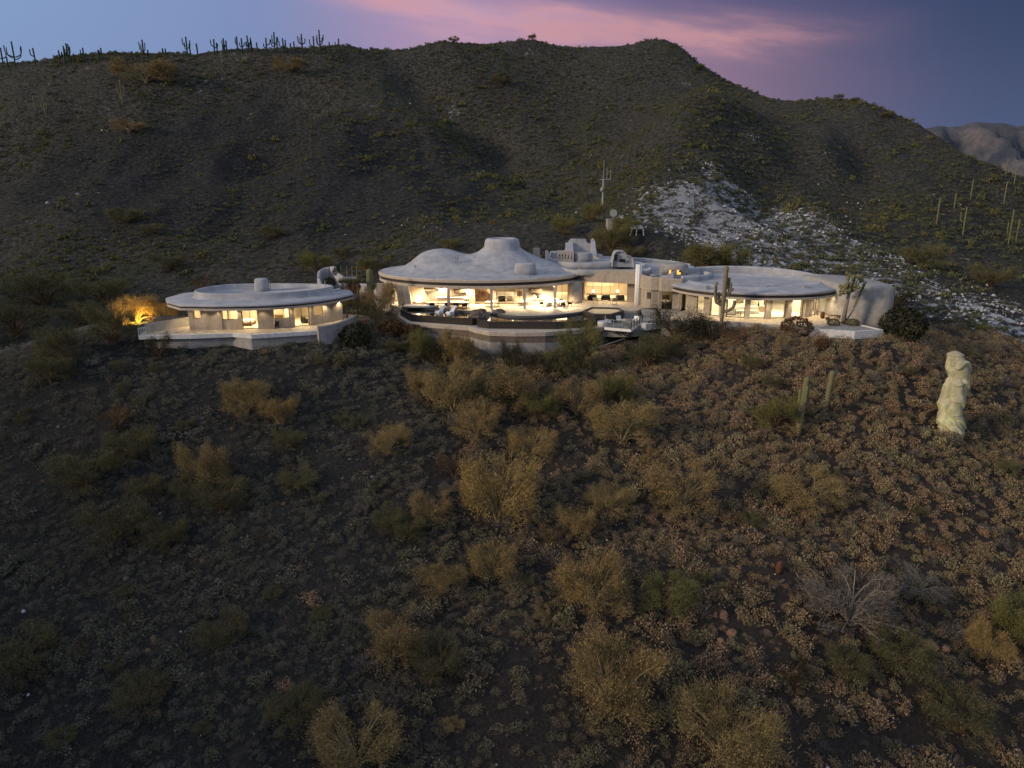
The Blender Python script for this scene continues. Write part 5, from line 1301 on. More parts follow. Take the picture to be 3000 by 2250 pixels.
# euphorbia-like tree cactus on the gravel corner
g = gz(2470, 948, 0); k_ = g.y / FPX
tc_ = thing('tree_cactus', 'tree cactus with a clump of green knobs on a tall trunk at the gravel corner', 'cactus', (g.x, g.y, 0)); at(tc_)
MB().tube([(g.x, g.y, 0), (g.x + .1, g.y, 2.2), (g.x + .35, g.y, 4.4)], [.34, .28, .2], 12, .1).build('trunk', 'trunk_grey', tc_, True)
rs_ = random.Random(4)
tips = []
for k in range(26):
    a = rs_.uniform(0, 2 * PI); rr = rs_.uniform(.3, 1.5); zz = rs_.uniform(4.3, 6.9) - .25 * rr * rr
    p0 = (g.x + .35, g.y, 4.1); p1 = (g.x + .35 + rr * math.cos(a) * .6, g.y + rr * math.sin(a) * .5, (4.1 + zz) / 2 - .1); p2 = (g.x + .3 + rr * math.cos(a), g.y + rr * math.sin(a), zz)
    MB().tube([p0, p1, p2], [.08, .08, .10], 7, .15).build('branch', 'trunk_grey', tc_, True); tips.append(p2)
for k, p2 in enumerate(tips):
    for e in range(3):
        c_ = (p2[0] + rs_.uniform(-.22, .22), p2[1] + rs_.uniform(-.2, .2), p2[2] + rs_.uniform(-.2, .15)); MB().lathe(c_, [(.03, -.2), (.19, -.1), (.21, .08), (.10, .24)], 8).build('knob', 'saguaro_skin', tc_, True)
for k in range(9):
    zz = 2.0 + k * .38; MB().tube([(g.x + 1.3 + .1 * k, g.y + .3, zz), (g.x + 1.5 + .13 * k, g.y + .3, zz + .5)], [.12, .18], 7, .15).build('branch', 'saguaro_skin', tc_, True)
MB().tube([(g.x + .3, g.y, .3), (g.x + 1.2, g.y + .2, 1.7), (g.x + 2.4, g.y + .3, 5.0)], [.10, .09, .05], 7).build('branch', 'trunk_grey', tc_, True)
done()

# ================================================================== VEGETATION
def mesh_np(name, V_, F_, mat_):
    me = bpy.data.meshes.new(name); V_ = np.asarray(V_, np.float32); F_ = np.asarray(F_, np.int64)
    me.vertices.add(len(V_)); me.vertices.foreach_set('co', V_.ravel()); me.loops.add(F_.size); me.loops.foreach_set('vertex_index', F_.ravel())
    me.polygons.add(len(F_)); me.polygons.foreach_set('loop_start', np.arange(0, F_.size, F_.shape[1])); me.polygons.foreach_set('loop_total', np.full(len(F_), F_.shape[1]))
    me.materials.append(M[mat_]); me.update(); return me
def leaves(C, size, rg, up=0.4, asp=0.55, outw=None):
    """one small kite-shaped quad per centre"""
    n = len(C); d = rg.normal(size=(n, 3)); d[:, 2] += up
    if outw is not None: d += outw
    d /= np.linalg.norm(d, axis=1, keepdims=True)
    e = np.cross(d, rg.normal(size=(n, 3))); e /= np.linalg.norm(e, axis=1, keepdims=True) + 1e-9
    L = (size * rg.uniform(.6, 1.4, n))[:, None]
    V_ = np.stack([C - d * L * .5, C + e * L * asp * .5, C + d * L * .5, C - e * L * asp * .5], 1).reshape(-1, 3)
    return V_, np.arange(4 * n).reshape(n, 4)
def shrub_mesh(name, seed, n, mat_, leaf=.11, flat=.72, lobes=9, asp=.5):
    """unit-radius low mound: leaf clumps on a lobed shell"""
    rg = np.random.default_rng(seed)
    cd = rg.normal(size=(lobes, 3)); cd[:, 2] = np.abs(cd[:, 2]) * .8; cd /= np.linalg.norm(cd, axis=1, keepdims=True)
    cc = cd * rg.uniform(.25, .72, (lobes, 1)); cr = rg.uniform(.26, .46, lobes)
    k = rg.integers(0, lobes, n); dd = rg.normal(size=(n, 3)); dd[:, 2] = dd[:, 2] * .9 + .25; dd /= np.linalg.norm(dd, axis=1, keepdims=True)
    C = cc[k] + dd * (cr[k] * rg.uniform(.72, 1.08, n) )[:, None]
    C[:, 2] = np.maximum(C[:, 2], rg.uniform(-.06, .12, n)) * flat
    V_, F_ = leaves(C, leaf, rg, .5, asp, dd * .9)
    return mesh_np(name, V_, F_, mat_)
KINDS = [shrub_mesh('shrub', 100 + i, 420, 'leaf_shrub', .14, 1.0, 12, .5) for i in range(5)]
TAN = [shrub_mesh('shrub', 120 + i, 420, 'leaf_tan', .14, 1.05, 10, .5) for i in range(3)]
FARS = [shrub_mesh('far_shrub', 140 + i, 120, 'leaf_far', .27, .8, 7, .6) for i in range(4)]
FARG = [shrub_mesh('far_shrub', 150 + i, 130, 'leaf_green', .27, .95, 7, .6) for i in range(2)] + [shrub_mesh('far_shrub', 155, 130, 'leaf_olive', .27, .9, 7, .6)]
DRY = []
for i in range(2):                                             # open twiggy dry bush
    rg = np.random.default_rng(160 + i); n = 260; dd = rg.normal(size=(n, 3)); dd[:, 2] = np.abs(dd[:, 2]) + .3; dd /= np.linalg.norm(dd, axis=1, keepdims=True)
    V_, F_ = leaves(dd * rg.uniform(.35, .95, (n, 1)) * [1, 1, .9], .34, rg, .2, .08, dd * 4); DRY.append(mesh_np('dry_bush', V_, F_, 'leaf_grey'))

def frustum_ok(x, y, z, m_=90):
    w = y * CP - (z - CAMZ) * SP; u = y * SP + (z - CAMZ) * CP
    px = CX + FPX * x / w; py = CY - FPX * u / w
    return (px > -m_) & (px < 3000 + m_) & (py < 2250 + m_ * 1.6), px, py
# footprints nothing wild may grow in
FOOT = [[(p_[0], p_[1]) for p_ in GPA], RW, [tuple(p_) for p_ in offset([tuple(p_) for p_ in TER], 0.5)], offset(MO, -.3), offset(EO, 0.2), PG,
        [(19, 104), (12, 99), (16, 97.8), (24.5, 98.5), (32, 96.4), (42, 88.4), (48, 91.5), (53, 96), (54, 111), (33, 122), (22, 134), (5, 134), (9, 112)]]
def inside(poly, x, y):
    r_ = np.zeros(len(x), bool); n = len(poly)
    for i in range(n):
        (x0, y0_), (x1, y1_) = poly[i][:2], poly[(i + 1) % n][:2]
        c = ((y0_ > y) != (y1_ > y)) & (x < (x1 - x0) * (y - y0_) / ((y1_ - y0_) + 1e-12) + x0); r_ ^= c
    return r_
def clear_of(x, y):
    bad = np.zeros(len(x), bool)
    for f_ in FOOT: bad |= inside([(a[0], a[1]) for a in f_], x, y)
    bad |= np.hypot(x - fx.x, y - fx.y) < .9
    for (x0, y0_), (x1, y1_) in zip(rp, rp[1:]):
        t_ = np.clip(((x - x0) * (x1 - x0) + (y - y0_) * (y1_ - y0_)) / ((x1 - x0) ** 2 + (y1_ - y0_) ** 2), 0, 1)
        bad |= np.hypot(x - x0 - t_ * (x1 - x0), y - y0_ - t_ * (y1_ - y0_)) < 4.0
    return ~bad

def jitter_grid(x0, x1, y0_, y1_, st, seed):
    rg = np.random.default_rng(seed); xs = np.arange(x0, x1, st); ys = np.arange(y0_, y1_, st)
    X, Y = np.meshgrid(xs, ys); X = (X + rg.uniform(-.95, .95, X.shape) * st).ravel(); Y = (Y + rg.uniform(-.95, .95, Y.shape) * st).ravel()
    return X, Y, rg
# geometry-nodes scatter, for what nobody could count
def scatter(name, X, Y, Z, scale, meshes, pick, seed, label=None, tilt=.15):
    rg = np.random.default_rng(seed); n = len(X)
    me = bpy.data.meshes.new(name); me.vertices.add(n); me.vertices.foreach_set('co', np.stack([X, Y, Z], 1).astype(np.float32).ravel())
    a = me.attributes.new('sc', 'FLOAT_VECTOR', 'POINT'); s3 = np.stack([scale * rg.uniform(.85, 1.15, n), scale * rg.uniform(.85, 1.15, n), scale * rg.uniform(.75, 1.2, n)], 1); a.data.foreach_set('vector', s3.astype(np.float32).ravel())
    a = me.attributes.new('rot', 'FLOAT_VECTOR', 'POINT'); a.data.foreach_set('vector', np.stack([rg.normal(0, tilt, n), rg.normal(0, tilt, n), rg.uniform(0, 6.28, n)], 1).astype(np.float32).ravel())
    a = me.attributes.new('pick', 'INT', 'POINT'); a.data.foreach_set('value', pick.astype(np.int32))
    o = bpy.data.objects.new(name, me); COL.objects.link(o); o['kind'] = 'stuff'
    if label: o['label'] = label
    src = bpy.data.collections.new(name + '_source')
    for i, m_ in enumerate(meshes): src.objects.link(bpy.data.objects.new('%s_src_%02d' % (name, i), m_))
    ng = bpy.data.node_groups.new(name, 'GeometryNodeTree')
    ng.interface.new_socket('Geometry', in_out='INPUT', socket_type='NodeSocketGeometry'); ng.interface.new_socket('Geometry', in_out='OUTPUT', socket_type='NodeSocketGeometry')
    N = ng.nodes; gi, go_ = N.new('NodeGroupInput'), N.new('NodeGroupOutput'); ip = N.new('GeometryNodeInstanceOnPoints'); ci = N.new('GeometryNodeCollectionInfo')
    ci.inputs['Collection'].default_value = src; ci.inputs['Separate Children'].default_value = True; ci.inputs['Reset Children'].default_value = True
    def att(nm, ty):
        k = N.new('GeometryNodeInputNamedAttribute'); k.data_type = ty; k.inputs['Name'].default_value = nm; return k.outputs['Attribute']
    Lk = ng.links.new; Lk(gi.outputs[0], ip.inputs['Points']); Lk(ci.outputs[0], ip.inputs['Instance']); ip.inputs['Pick Instance'].default_value = True
    Lk(att('pick', 'INT'), ip.inputs['Instance Index']); Lk(att('sc', 'FLOAT_VECTOR'), ip.inputs['Scale']); Lk(att('rot', 'FLOAT_VECTOR'), ip.inputs['Rotation']); Lk(ip.outputs[0], go_.inputs[0])
    o.modifiers.new('scatter', 'NODES').node_group = ng
    return o

# ---- near slope
X, Y, rg = jitter_grid(-75, 78, 34, 112, .90, 1)
dens = fbm(X / 9, Y / 9, 3, 50) + 1.0 * fbm(X / 3.2, Y / 3.2, 2, 51)
east = np.clip((X + 14 + 10 * fbm(X / 20, Y / 20, 2, 52)) / 28, 0, 1)
keep = rg.uniform(0, 1, len(X)) < np.clip(.74 + .12 * east + .95 * dens, .08, .97)
keep &= clear_of(X, Y)
X, Y, east = X[keep], Y[keep], east[keep]; Z = Hgt(X, Y); ok, px_, py_ = frustum_ok(X, Y, Z); X, Y, Z, east, py_ = X[ok], Y[ok], Z[ok], east[ok], py_[ok]
sc_ = rg.lognormal(-.43, .46, len(X)) * (.80 + .30 * east); sc_ = np.clip(sc_, .25, 1.35)
pick = rg.integers(0, 5, len(X)); tanm = rg.uniform(0, 1, len(X)) < .07 * east + .01; pick[tanm] = 5 + rg.integers(0, 3, tanm.sum()); drym = rg.uniform(0, 1, len(X)) < .10; pick[drym] = 8 + rg.integers(0, 2, drym.sum())
NEAR = KINDS + TAN + DRY
show = sc_ / np.hypot(np.hypot(X, Y), Z - CAMZ)
vis = (px_[ok] > 0) & (px_[ok] < 3000) & (py_ < 2240) & (py_ > 1000)
order = np.argsort(-(show * vis))[:300]; big = np.zeros(len(X), bool); big[order] = True
LBL = {'w': ('desert_shrub', 'low grey-brown mounded shrub on the dark gravel of the left slope', 'grey-brown shrubs on the left slope'),
       'e': ('desert_shrub', 'low tan-brown mounded shrub on the right half of the slope', 'tan-brown shrubs on the right slope'),
       't': ('desert_shrub', 'rusty orange-tan mounded shrub among the duller ones on the slope', 'orange-tan shrubs on the slope'),
       'd': ('dry_bush', 'leafless grey twiggy bush on the slope', 'dry twiggy bushes on the slope')}
SINGLES = []
for i in np.nonzero(big)[0]:
    k = 't' if 5 <= pick[i] < 8 else 'd' if pick[i] >= 8 else ('e' if east[i] > .5 else 'w')
    nm, lb, gp = LBL[k]
    o = bpy.data.objects.new(nm, NEAR[pick[i]]); COL.objects.link(o); o.location = (X[i], Y[i], Z[i] - .03); o.rotation_euler = (0, 0, rg.uniform(0, 6.28)); s_ = float(sc_[i]); o.scale = (s_, s_ * rg.uniform(.9, 1.1), s_ * rg.uniform(.8, 1.15))
    tag(o, lb, 'shrub', gp); SINGLES.append((o, k))
r_ = ~big
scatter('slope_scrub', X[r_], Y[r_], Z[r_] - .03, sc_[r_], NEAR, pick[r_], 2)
# tufts and low litter between them
X, Y, rg = jitter_grid(-75, 78, 34, 108, .62, 3)
keep = (rg.uniform(0, 1, len(X)) < np.clip(.55 + .9 * fbm(X / 5, Y / 5, 3, 60), 0, 1)) & clear_of(X, Y); X, Y = X[keep], Y[keep]; Z = Hgt(X, Y); ok, _, _ = frustum_ok(X, Y, Z, 30); X, Y, Z = X[ok], Y[ok], Z[ok]
scatter('low_scrub', X, Y, Z - .02, np.clip(rg.lognormal(-1.12, .42, len(X)), .14, .7), KINDS + DRY, rg.integers(0, 7, len(X)), 4)
# stones
def rock_mesh(seed, mat_):
    rg = np.random.default_rng(seed); vs = []
    for j, (ph, n) in enumerate(((-.4, 6), (.25, 6), (.9, 5))):
        for i in range(6): a = 2 * PI * (i + .3 * j) / 6; d = rg.uniform(.75, 1.15); vs.append((d * math.cos(a) * math.cos(ph), d * math.sin(a) * math.cos(ph), .7 * d * math.sin(ph)))
    vs.append((rg.uniform(-.1, .1), 0, .62)); F_ = []
    for j in range(2):
        for i in range(6): a, b_, c, d = j * 6 + i, j * 6 + (i + 1) % 6, (j + 1) * 6 + (i + 1) % 6, (j + 1) * 6 + i; F_ += [(a, b_, c), (a, c, d)]
    F_ += [(12 + i, 12 + (i + 1) % 6, 18) for i in range(6)]
    return mesh_np('stone', vs, F_, mat_)
ROCKS = [rock_mesh(i, 'rock_dark') for i in range(3)] + [rock_mesh(9 + i, 'stone') for i in range(2)] + [rock_mesh(19, 'rock_pale')]
X, Y, rg = jitter_grid(-70, 74, 34, 104, .75, 5)
keep = (rg.uniform(0, 1, len(X)) < np.clip(.55 + .9 * fbm(X / 8, Y / 8, 3, 70), 0, 1)) & clear_of(X, Y); X, Y = X[keep], Y[keep]; Z = Hgt(X, Y); ok, _, _ = frustum_ok(X, Y, Z, 30); X, Y, Z = X[ok], Y[ok], Z[ok]
pk = rg.integers(0, 5, len(X)); pk[rg.uniform(0, 1, len(X)) < .03] = 5
scatter('slope_stones', X, Y, Z, np.clip(rg.lognormal(-2.6, .45, len(X)), .03, .3), ROCKS, pk, 6, tilt=.5)

# ---- hillside behind
X, Y, rg = jitter_grid(-300, 300, 112, 400, 1.45, 7)
keep = clear_of(X, Y) & (np.abs(X) < .76 * Y + 8); X, Y = X[keep], Y[keep]
dens = fbm(X / 22, Y / 30, 4, 80)
dist_keep = np.clip(1.15 - (Y - 112) / 520, .45, 1)
white = (scree_mask(X, Y) > .35) & (X > 20)
keep = rg.uniform(0, 1, len(X)) < np.clip(.60 + 1.3 * dens, .06, .98) * dist_keep * np.where(white, 1.05, 1) * (1 - .42 * talus_mask(X, Y))
X, Y = X[keep], Y[keep]; Z = Hgt(X, Y); ok, px_, py_ = frustum_ok(X, Y, Z, 40); ok &= (py_ > 60); X, Y, Z = X[ok], Y[ok], Z[ok]
sc_ = np.clip(rg.lognormal(-.36, .40, len(X)), .25, 2.0)
green = rg.uniform(0, 1, len(X)) < np.clip(.15 + .7 * fbm(X / 26, Y / 26, 3, 81) + .22 * np.clip((Y - 255) / 40, 0, 1) * np.clip((30 - X) / 60, 0, 1), 0.03, .6)
pick = rg.integers(0, 4, len(X)); pick[green] = 4 + rg.integers(0, 3, green.sum()); sc_[green] *= 1.25
scatter('hillside_scrub', X, Y, Z - .05, sc_, FARS + FARG, pick, 8)
print('far shrubs', len(X))
# pale quartz rubble
X, Y, rg = jitter_grid(10, 190, 96, 270, .70, 9)
sm_ = scree_mask(X, Y); keep = clear_of(X, Y) & (rg.uniform(0, 1, len(X)) < sm_ * np.clip(.50 + 1.5 * fbm(X / 6, Y / 6, 3, 92), 0, 1)); X, Y = X[keep], Y[keep]; Z = Hgt(X, Y)
PALE = [rock_mesh(40 + i, 'rock_pale') for i in range(4)]
scatter('quartz_rubble', X, Y, Z, np.clip(rg.lognormal(-1.75, .5, len(X)), .08, .6), PALE, rg.integers(0, 4, len(X)), 10, tilt=.5)
X, Y, rg = jitter_grid(-230, 260, 130, 350, 4.2, 11)
keep = (fbm(X / 17, Y / 13, 3, 95) > .36) & clear_of(X, Y); X, Y = X[keep], Y[keep]; Z = Hgt(X, Y)
scatter('hillside_outcrops', np.concatenate([X + rg.normal(0, 1.2, len(X)) for _ in range(3)]), np.concatenate([Y + rg.normal(0, 1.2, len(Y)) for _ in range(3)]), np.concatenate([Z] * 3), np.clip(rg.lognormal(-1.6, .4, 3 * len(X)), .10, .5), [PALE[0], rock_mesh(60, 'stone'), rock_mesh(61, 'stone')], rg.integers(0, 3, 3 * len(X)), 12, tilt=.4)

# ---- trees
def tree_parts(seed, n_leaf, spread=1.0, trunks=5, leaf=.17, mat_='leaf_palo', twig=.5, droop=0.0, flat=.75):
    """crown radius 1 (x, y), height about 1.25: many stems from the foot, fine foliage in clumps at the twig ends"""
    rg = np.random.default_rng(seed); mb = MB(); tips = []
    for i in range(trunks):
        az = 2 * PI * (i + rg.uniform(-.35, .35)) / trunks; out = rg.uniform(.25, .55); p1 = Vector((math.cos(az) * out * .45, math.sin(az) * out * .45, rg.uniform(.3, .45)))
        mb.tube([(0, 0, -.06), p1 * .5 + Vector((0, 0, .03)), p1], [.045, .032, .024], 5)
        for j in range(rg.integers(3, 5)):
            a2 = az + rg.uniform(-1.0, 1.0); r2 = rg.uniform(.3, .5); p2 = p1 + Vector((math.cos(a2) * r2, math.sin(a2) * r2, rg.uniform(.10, .48)))
            mb.tube([p1, p1.lerp(p2, .5) + Vector((0, 0, .05)), p2], [.015, .012, .009], 4)
            for k in range(rg.integers(2, 5)):
                a3 = a2 + rg.uniform(-1.2, 1.2); r3 = rg.uniform(.12, .3); p3 = p2 + Vector((math.cos(a3) * r3, math.sin(a3) * r3, rg.uniform(-.06 - droop, .24)))
                mb.tube([p2, p3], [.008, .003], 3); tips.append(np.array(p3)); tips.append(np.array(p2.lerp(p3, .5)))
    for i in range(26):                                   # low skirt and outer dome, down to the ground
        a4 = rg.uniform(0, 2 * PI); ph = rg.uniform(.05, 1.35); rr = rg.uniform(.72, .95); p4 = Vector((math.cos(a4) * math.cos(ph) * rr, math.sin(a4) * math.cos(ph) * rr, .12 + math.sin(ph) * .80 * rr))
        p5 = p4 * .35 + Vector((0, 0, .12)); mb.tube([(0, 0, .02), p5, p4], [.016, .012, .004], 3); tips.append(np.array(p4)); tips.append(np.array(p4) * [.8, .8, .85])
    tips = np.array(tips); tips[:, :2] *= spread
    tips = tips / max(1e-6, np.abs(tips[:, :2]).max()) * .86 if np.abs(tips[:, :2]).max() > .86 else tips
    k = rg.integers(0, len(tips), n_leaf); w = rg.uniform(.5, 1.25, len(tips))
    off = rg.normal(size=(n_leaf, 3)) * (.095 * w[k])[:, None] * [1, 1, flat]
    off[:, 2] -= droop * np.abs(rg.normal(size=n_leaf)) * .15
    C = tips[k] + off; C[:, 2] = np.maximum(C[:, 2], .04)
    nt_ = int(n_leaf * twig); V1, F1 = leaves(C[nt_:], leaf * .19, rg, .3, .55)
    V2, F2 = leaves(C[:nt_], leaf * .62, rg, .6, .06, (C[:nt_] - [0, 0, .3]) * 2.2)
    crown = mesh_np('crown', np.vstack([V1, V2]), np.vstack([F1, F2 + len(V1)]), mat_)
    tm = bpy.data.meshes.new('trunk'); tm.from_pydata([tuple(v) for v in mb.v], [], mb.f); tm.materials.append(M[{'leaf_grey': 'trunk_grey', 'leaf_gold': 'trunk_mat', 'leaf_palo': 'trunk_mat'}.get(mat_, 'wood')])
    return tm, crown
TREES = {}
for kind, mt, n_, kw in (('palo', 'leaf_palo', 15000, {}), ('gold', 'leaf_gold', 15000, {}), ('olive', 'leaf_olive', 13000, {}), ('green', 'leaf_green', 13000, {}), ('dark', 'leaf_dark', 5000, dict(twig=.15, leaf=.2, flat=1.1)),
                        ('rust', 'leaf_rust', 2400, dict(twig=.7)), ('grey', 'leaf_grey', 4200, dict(twig=.97, leaf=.24, droop=.2))):
    TREES[kind] = [tree_parts(hash2(np.array(len(kind)), np.array(i * 7 + n_), ord(kind[0])).item() * 1e6 // 1 + i and int(200 + i * 17 + ord(kind[0]) * 3), n_, mat_=mt, **kw) for i in range(3)]
def ballshrub(seed, mat_):
    rg = np.random.default_rng(seed); n = 1700; dd = rg.normal(size=(n, 3)); dd /= np.linalg.norm(dd, axis=1, keepdims=True)
    rad_ = 1 + .22 * fbm(dd[:, 0] * 2.4 + seed, dd[:, 1] * 2.4 + dd[:, 2] * 2, 2, seed)
    C = dd * (rad_ * rg.uniform(.8, 1.02, n))[:, None]; C[:, 2] = C[:, 2] * .8 + .62; C = C[C[:, 2] > -.1]
    V_, F_ = leaves(C, .15, rg, .2, .6, dd[:len(C)] * .5); return mesh_np('foliage', V_, F_, mat_)
BALL = {m_: [ballshrub(300 + i, m_) for i in range(2)] for m_ in ('leaf_dark', 'leaf_rust', 'leaf_olive')}
NAMES = {'palo': 'palo_verde_tree', 'gold': 'palo_verde_tree', 'olive': 'mesquite_tree', 'green': 'palo_verde_tree', 'dark': 'dense_shrub', 'rust': 'reddish_shrub', 'grey': 'dead_tree'}
_tr = random.Random(12)
LAND = []
def tree(px, pyb, wpx, kind, label, tall=1.0, y=None, z=None, cat=None, name=None):
    """px, pyb = foot in the picture; wpx = crown width there"""
    p = hit(px, pyb) if y is None else Q(px, pyb, y)
    if y is not None: p.z = H1(p.x, p.y) if z is None else z
    k_ = (p - Vector((0, 0, CAMZ))).length / FPX; s_ = wpx * k_ / 2 * (1.12 if pyb < 1600 else 1.0)
    LAND.append((p.x, p.y, label.split(',')[0]))
    t_ = thing(name or NAMES[kind], label, cat or ('shrub' if kind in ('dark', 'rust') else 'tree'), (p.x, p.y, p.z - .05), _tr.uniform(0, 6.28)); t_.scale = (s_, s_, s_ * tall * 1.15)
    tm, cr = TREES[kind][_tr.randrange(3)]
    for nm, m_ in (('trunk', tm), ('crown', cr)):
        o = bpy.data.objects.new(nm, m_); COL.objects.link(o); o.parent = t_
    return t_
def ball(px, pyb, wpx, mat_, label, tall=1.0, y=None, z=None):
    p = hit(px, pyb) if y is None else Q(px, pyb, y)
    if y is not None: p.z = H1(p.x, p.y) if z is None else z
    k_ = (p - Vector((0, 0, CAMZ))).length / FPX; s_ = wpx * k_ / 2
    o = bpy.data.objects.new('round_shrub', BALL[mat_][_tr.randrange(2)]); COL.objects.link(o); o.location = (p.x, p.y, p.z); o.scale = (s_, s_, s_ * tall); o.rotation_euler[2] = _tr.uniform(0, 6)
    return tag(o, label, 'shrub')
for a_ in [
    (725, 1215, 130, 'palo', 'olive-gold palo verde, left one of the pair under the guest house', 1.15), (815, 1240, 110, 'gold', 'brighter golden palo verde, right one of the pair under the guest house', 1.2),
    (605, 1430, 130, 'palo', 'tall yellowish palo verde standing above two darker ones on the left slope', 1.5), (650, 1500, 150, 'olive', 'dark olive tree just below the tall yellowish palo verde, left slope', .9),
    (560, 1465, 110, 'olive', 'small dark tree at the left foot of the tall yellowish palo verde', .9), (345, 1265, 110, 'rust', 'brownish open shrub above the left slope olive trees', 1.0),
    (395, 1345, 130, 'olive', 'olive tree below the brownish open shrub on the left slope', 1.0), (255, 1440, 160, 'olive', 'broad olive tree with a yellow fringe near the left edge', 1.0),
    (430, 1455, 100, 'olive', 'small round dark tree between the left slope olive trees', .8), (350, 1600, 180, 'olive', 'largest olive tree of the left slope, spreading in two lobes', 1.1),
    (490, 1610, 130, 'olive', 'dark olive tree right of the largest one on the left slope', 1.1), (845, 1315, 100, 'olive', 'greyish small tree on bare gravel right of the tall palo verde', .8),
    (875, 1430, 120, 'olive', 'low spreading olive tree on the gravel in the left centre', .7), (1140, 1330, 125, 'palo', 'olive-gold rounded palo verde left of the central thicket', .95),
    (1245, 1165, 130, 'palo', 'golden-olive palo verde at the left end of the central thicket', 1.0), (1330, 1210, 170, 'palo', 'tall palo verde in the left of the central thicket', 1.25),
    (1400, 1290, 150, 'palo', 'golden palo verde at the front foot of the central thicket', 1.15), (1450, 1200, 150, 'olive', 'dark-centred tree in the middle of the central thicket', 1.2),
    (1510, 1200, 170, 'palo', 'pale gold palo verde in the right of the central thicket', 1.15), (1580, 1230, 110, 'green', 'greener palo verde closing the right end of the central thicket', 1.1),
    (1555, 1335, 150, 'gold', 'low golden palo verde just below the central thicket', .75), (1460, 1530, 235, 'gold', 'biggest golden palo verde in the middle of the slope', 1.2),
    (1330, 1400, 120, 'rust', 'purplish brown shrub left of the biggest golden palo verde', 1.0), (1410, 1480, 120, 'palo', 'small palo verde leaning out left of the biggest golden one', 1.0),
    (1690, 1215, 150, 'palo', 'brown-gold palo verde right of the central thicket', 1.0), (1800, 1180, 110, 'green', 'upright greenish palo verde right of the brown-gold one', 1.3),
    (1820, 1300, 190, 'palo', 'wide palo verde with bare golden stems right of centre', .95), (1780, 1500, 150, 'palo', 'thin open palo verde below the wide bare-stemmed one', .8),
    (1995, 1500, 190, 'palo', 'large airy palo verde with pale bare branches, right of centre', 1.1), (1690, 1570, 120, 'gold', 'bright golden bush right of the pinkish round shrub', 1.1),
    (1610, 1600, 95, 'rust', 'pinkish brown round shrub beside the bright golden bush', 1.0), (1200, 1580, 110, 'olive', 'dark green-brown tree in a row of three left of centre', 1.0),
    (1260, 1530, 120, 'palo', 'brownish palo verde, top one of the row of three left of centre', 1.1), (1140, 1560, 110, 'olive', 'dull olive tree, left one of the row of three left of centre', 1.0),
    (1300, 1740, 150, 'palo', 'brown-gold palo verde, left one of the lower pair in the centre', .95), (1440, 1700, 160, 'gold', 'yellow-gold palo verde, right one of the lower pair in the centre', 1.0),
    (1740, 1790, 230, 'gold', 'broad yellow-gold palo verde of the lower centre with a rusty skirt', 1.15), (1955, 1790, 190, 'green', 'wide greenish-yellow palo verde right of the broad yellow-gold one', .85),
    (1160, 1930, 190, 'palo', 'palo verde of the lower left centre, in a dark hollow', 1.15), (1285, 1990, 180, 'olive', 'dark olive tree beside the palo verde in the hollow', 1.0),
    (1790, 2110, 290, 'gold', 'largest near palo verde with a fan of bare stems, bottom centre', 1.25), (2490, 1830, 270, 'grey', 'leafless silvery tree with a bushy grey crown, lower right', .85),
    (2370, 1490, 180, 'palo', 'sprawling straw-coloured palo verde below the armed saguaro', .75), (2275, 1260, 150, 'green', 'yellow-green palo verde left of the armed saguaro', .95),
    (2120, 2250, 330, 'palo', 'big blurred palo verde at the bottom edge, right of centre', .95), (2895, 1925, 130, 'gold', 'bright yellow-green small tree near the lower right edge', 1.1),
    (2990, 1890, 170, 'green', 'green tree cut by the lower right edge', 1.1), (2320, 2010, 110, 'dark', 'dark twiggy shrub below the leafless silvery tree', 1.0),
    (2480, 1990, 130, 'olive', 'dark olive bush under the leafless silvery tree', 1.0), (2690, 1740, 180, 'grey', 'low grey brush pile right of the leafless silvery tree', .5),
    (2640, 1960, 190, 'olive', 'dull olive thicket in the lower right', .8), (2800, 2150, 200, 'olive', 'dark olive thicket in the bottom right corner', .8),
    (660, 1900, 150, 'olive', 'olive tree alone on the dark lower left slope', 1.1), (420, 2080, 160, 'olive', 'dim olive tree low on the far left slope', .9),
    (60, 1980, 190, 'olive', 'dim olive tree cut by the lower left edge', .9), (150, 1120, 120, 'olive', 'grey-green tree beside the road at the left', 1.0),
    (1050, 2260, 260, 'palo', 'yellowish palo verde cut by the bottom edge left of centre', .9), (870, 2120, 170, 'olive', 'dark olive tree at the lower left, near the bottom', .9),
    (180, 1060, 110, 'olive', 'feathery olive tree on the road shoulder at the left', 1.3), (335, 1010, 130, 'olive', 'grey feathery tree left of the guest house railing', 1.2),
    (470, 1050, 70, 'dark', 'dark thorny bush at the left corner of the guest retaining wall', 1.5),
    (1170, 1030, 90, 'olive', 'grey-green sagebrush under the west end of the pool', .7),
    (1345, 1080, 125, 'gold', 'yellow mesquite against the left end of the tall pool wall', 1.35), (1240, 1060, 90, 'green', 'reedy green clump under the shallow pool basin', 1.6),
    (1290, 1070, 90, 'dark', 'dark green shrub between the reedy clump and the yellow mesquite', 1.6), (1500, 1085, 70, 'dark', 'dark conical shrub in front of the tall pool wall', 2.1),
    (1580, 1095, 110, 'dark', 'dark shrub right of the conical one under the pool wall', 1.0), (1650, 1100, 120, 'olive', 'dark olive shrub under the right part of the pool wall', 1.1),
    (1700, 1085, 140, 'green', 'yellow-green palo verde against the right part of the pool wall', 1.5), (1900, 1080, 140, 'olive', 'brown-olive bush below the viewing deck', 1.1),
    (1945, 1050, 110, 'olive', 'grey-olive bush right of the deck struts', 1.0),
    (1975, 1010, 160, 'dark', 'big dark evergreen shrub under the lower terrace, left one', 1.1), (2075, 1000, 130, 'dark', 'dark evergreen shrub at the foot of the old saguaro', .95),
    (2150, 1010, 90, 'rust', 'brownish shrub right of the old saguaro', .9)]:
    tree(*a_)
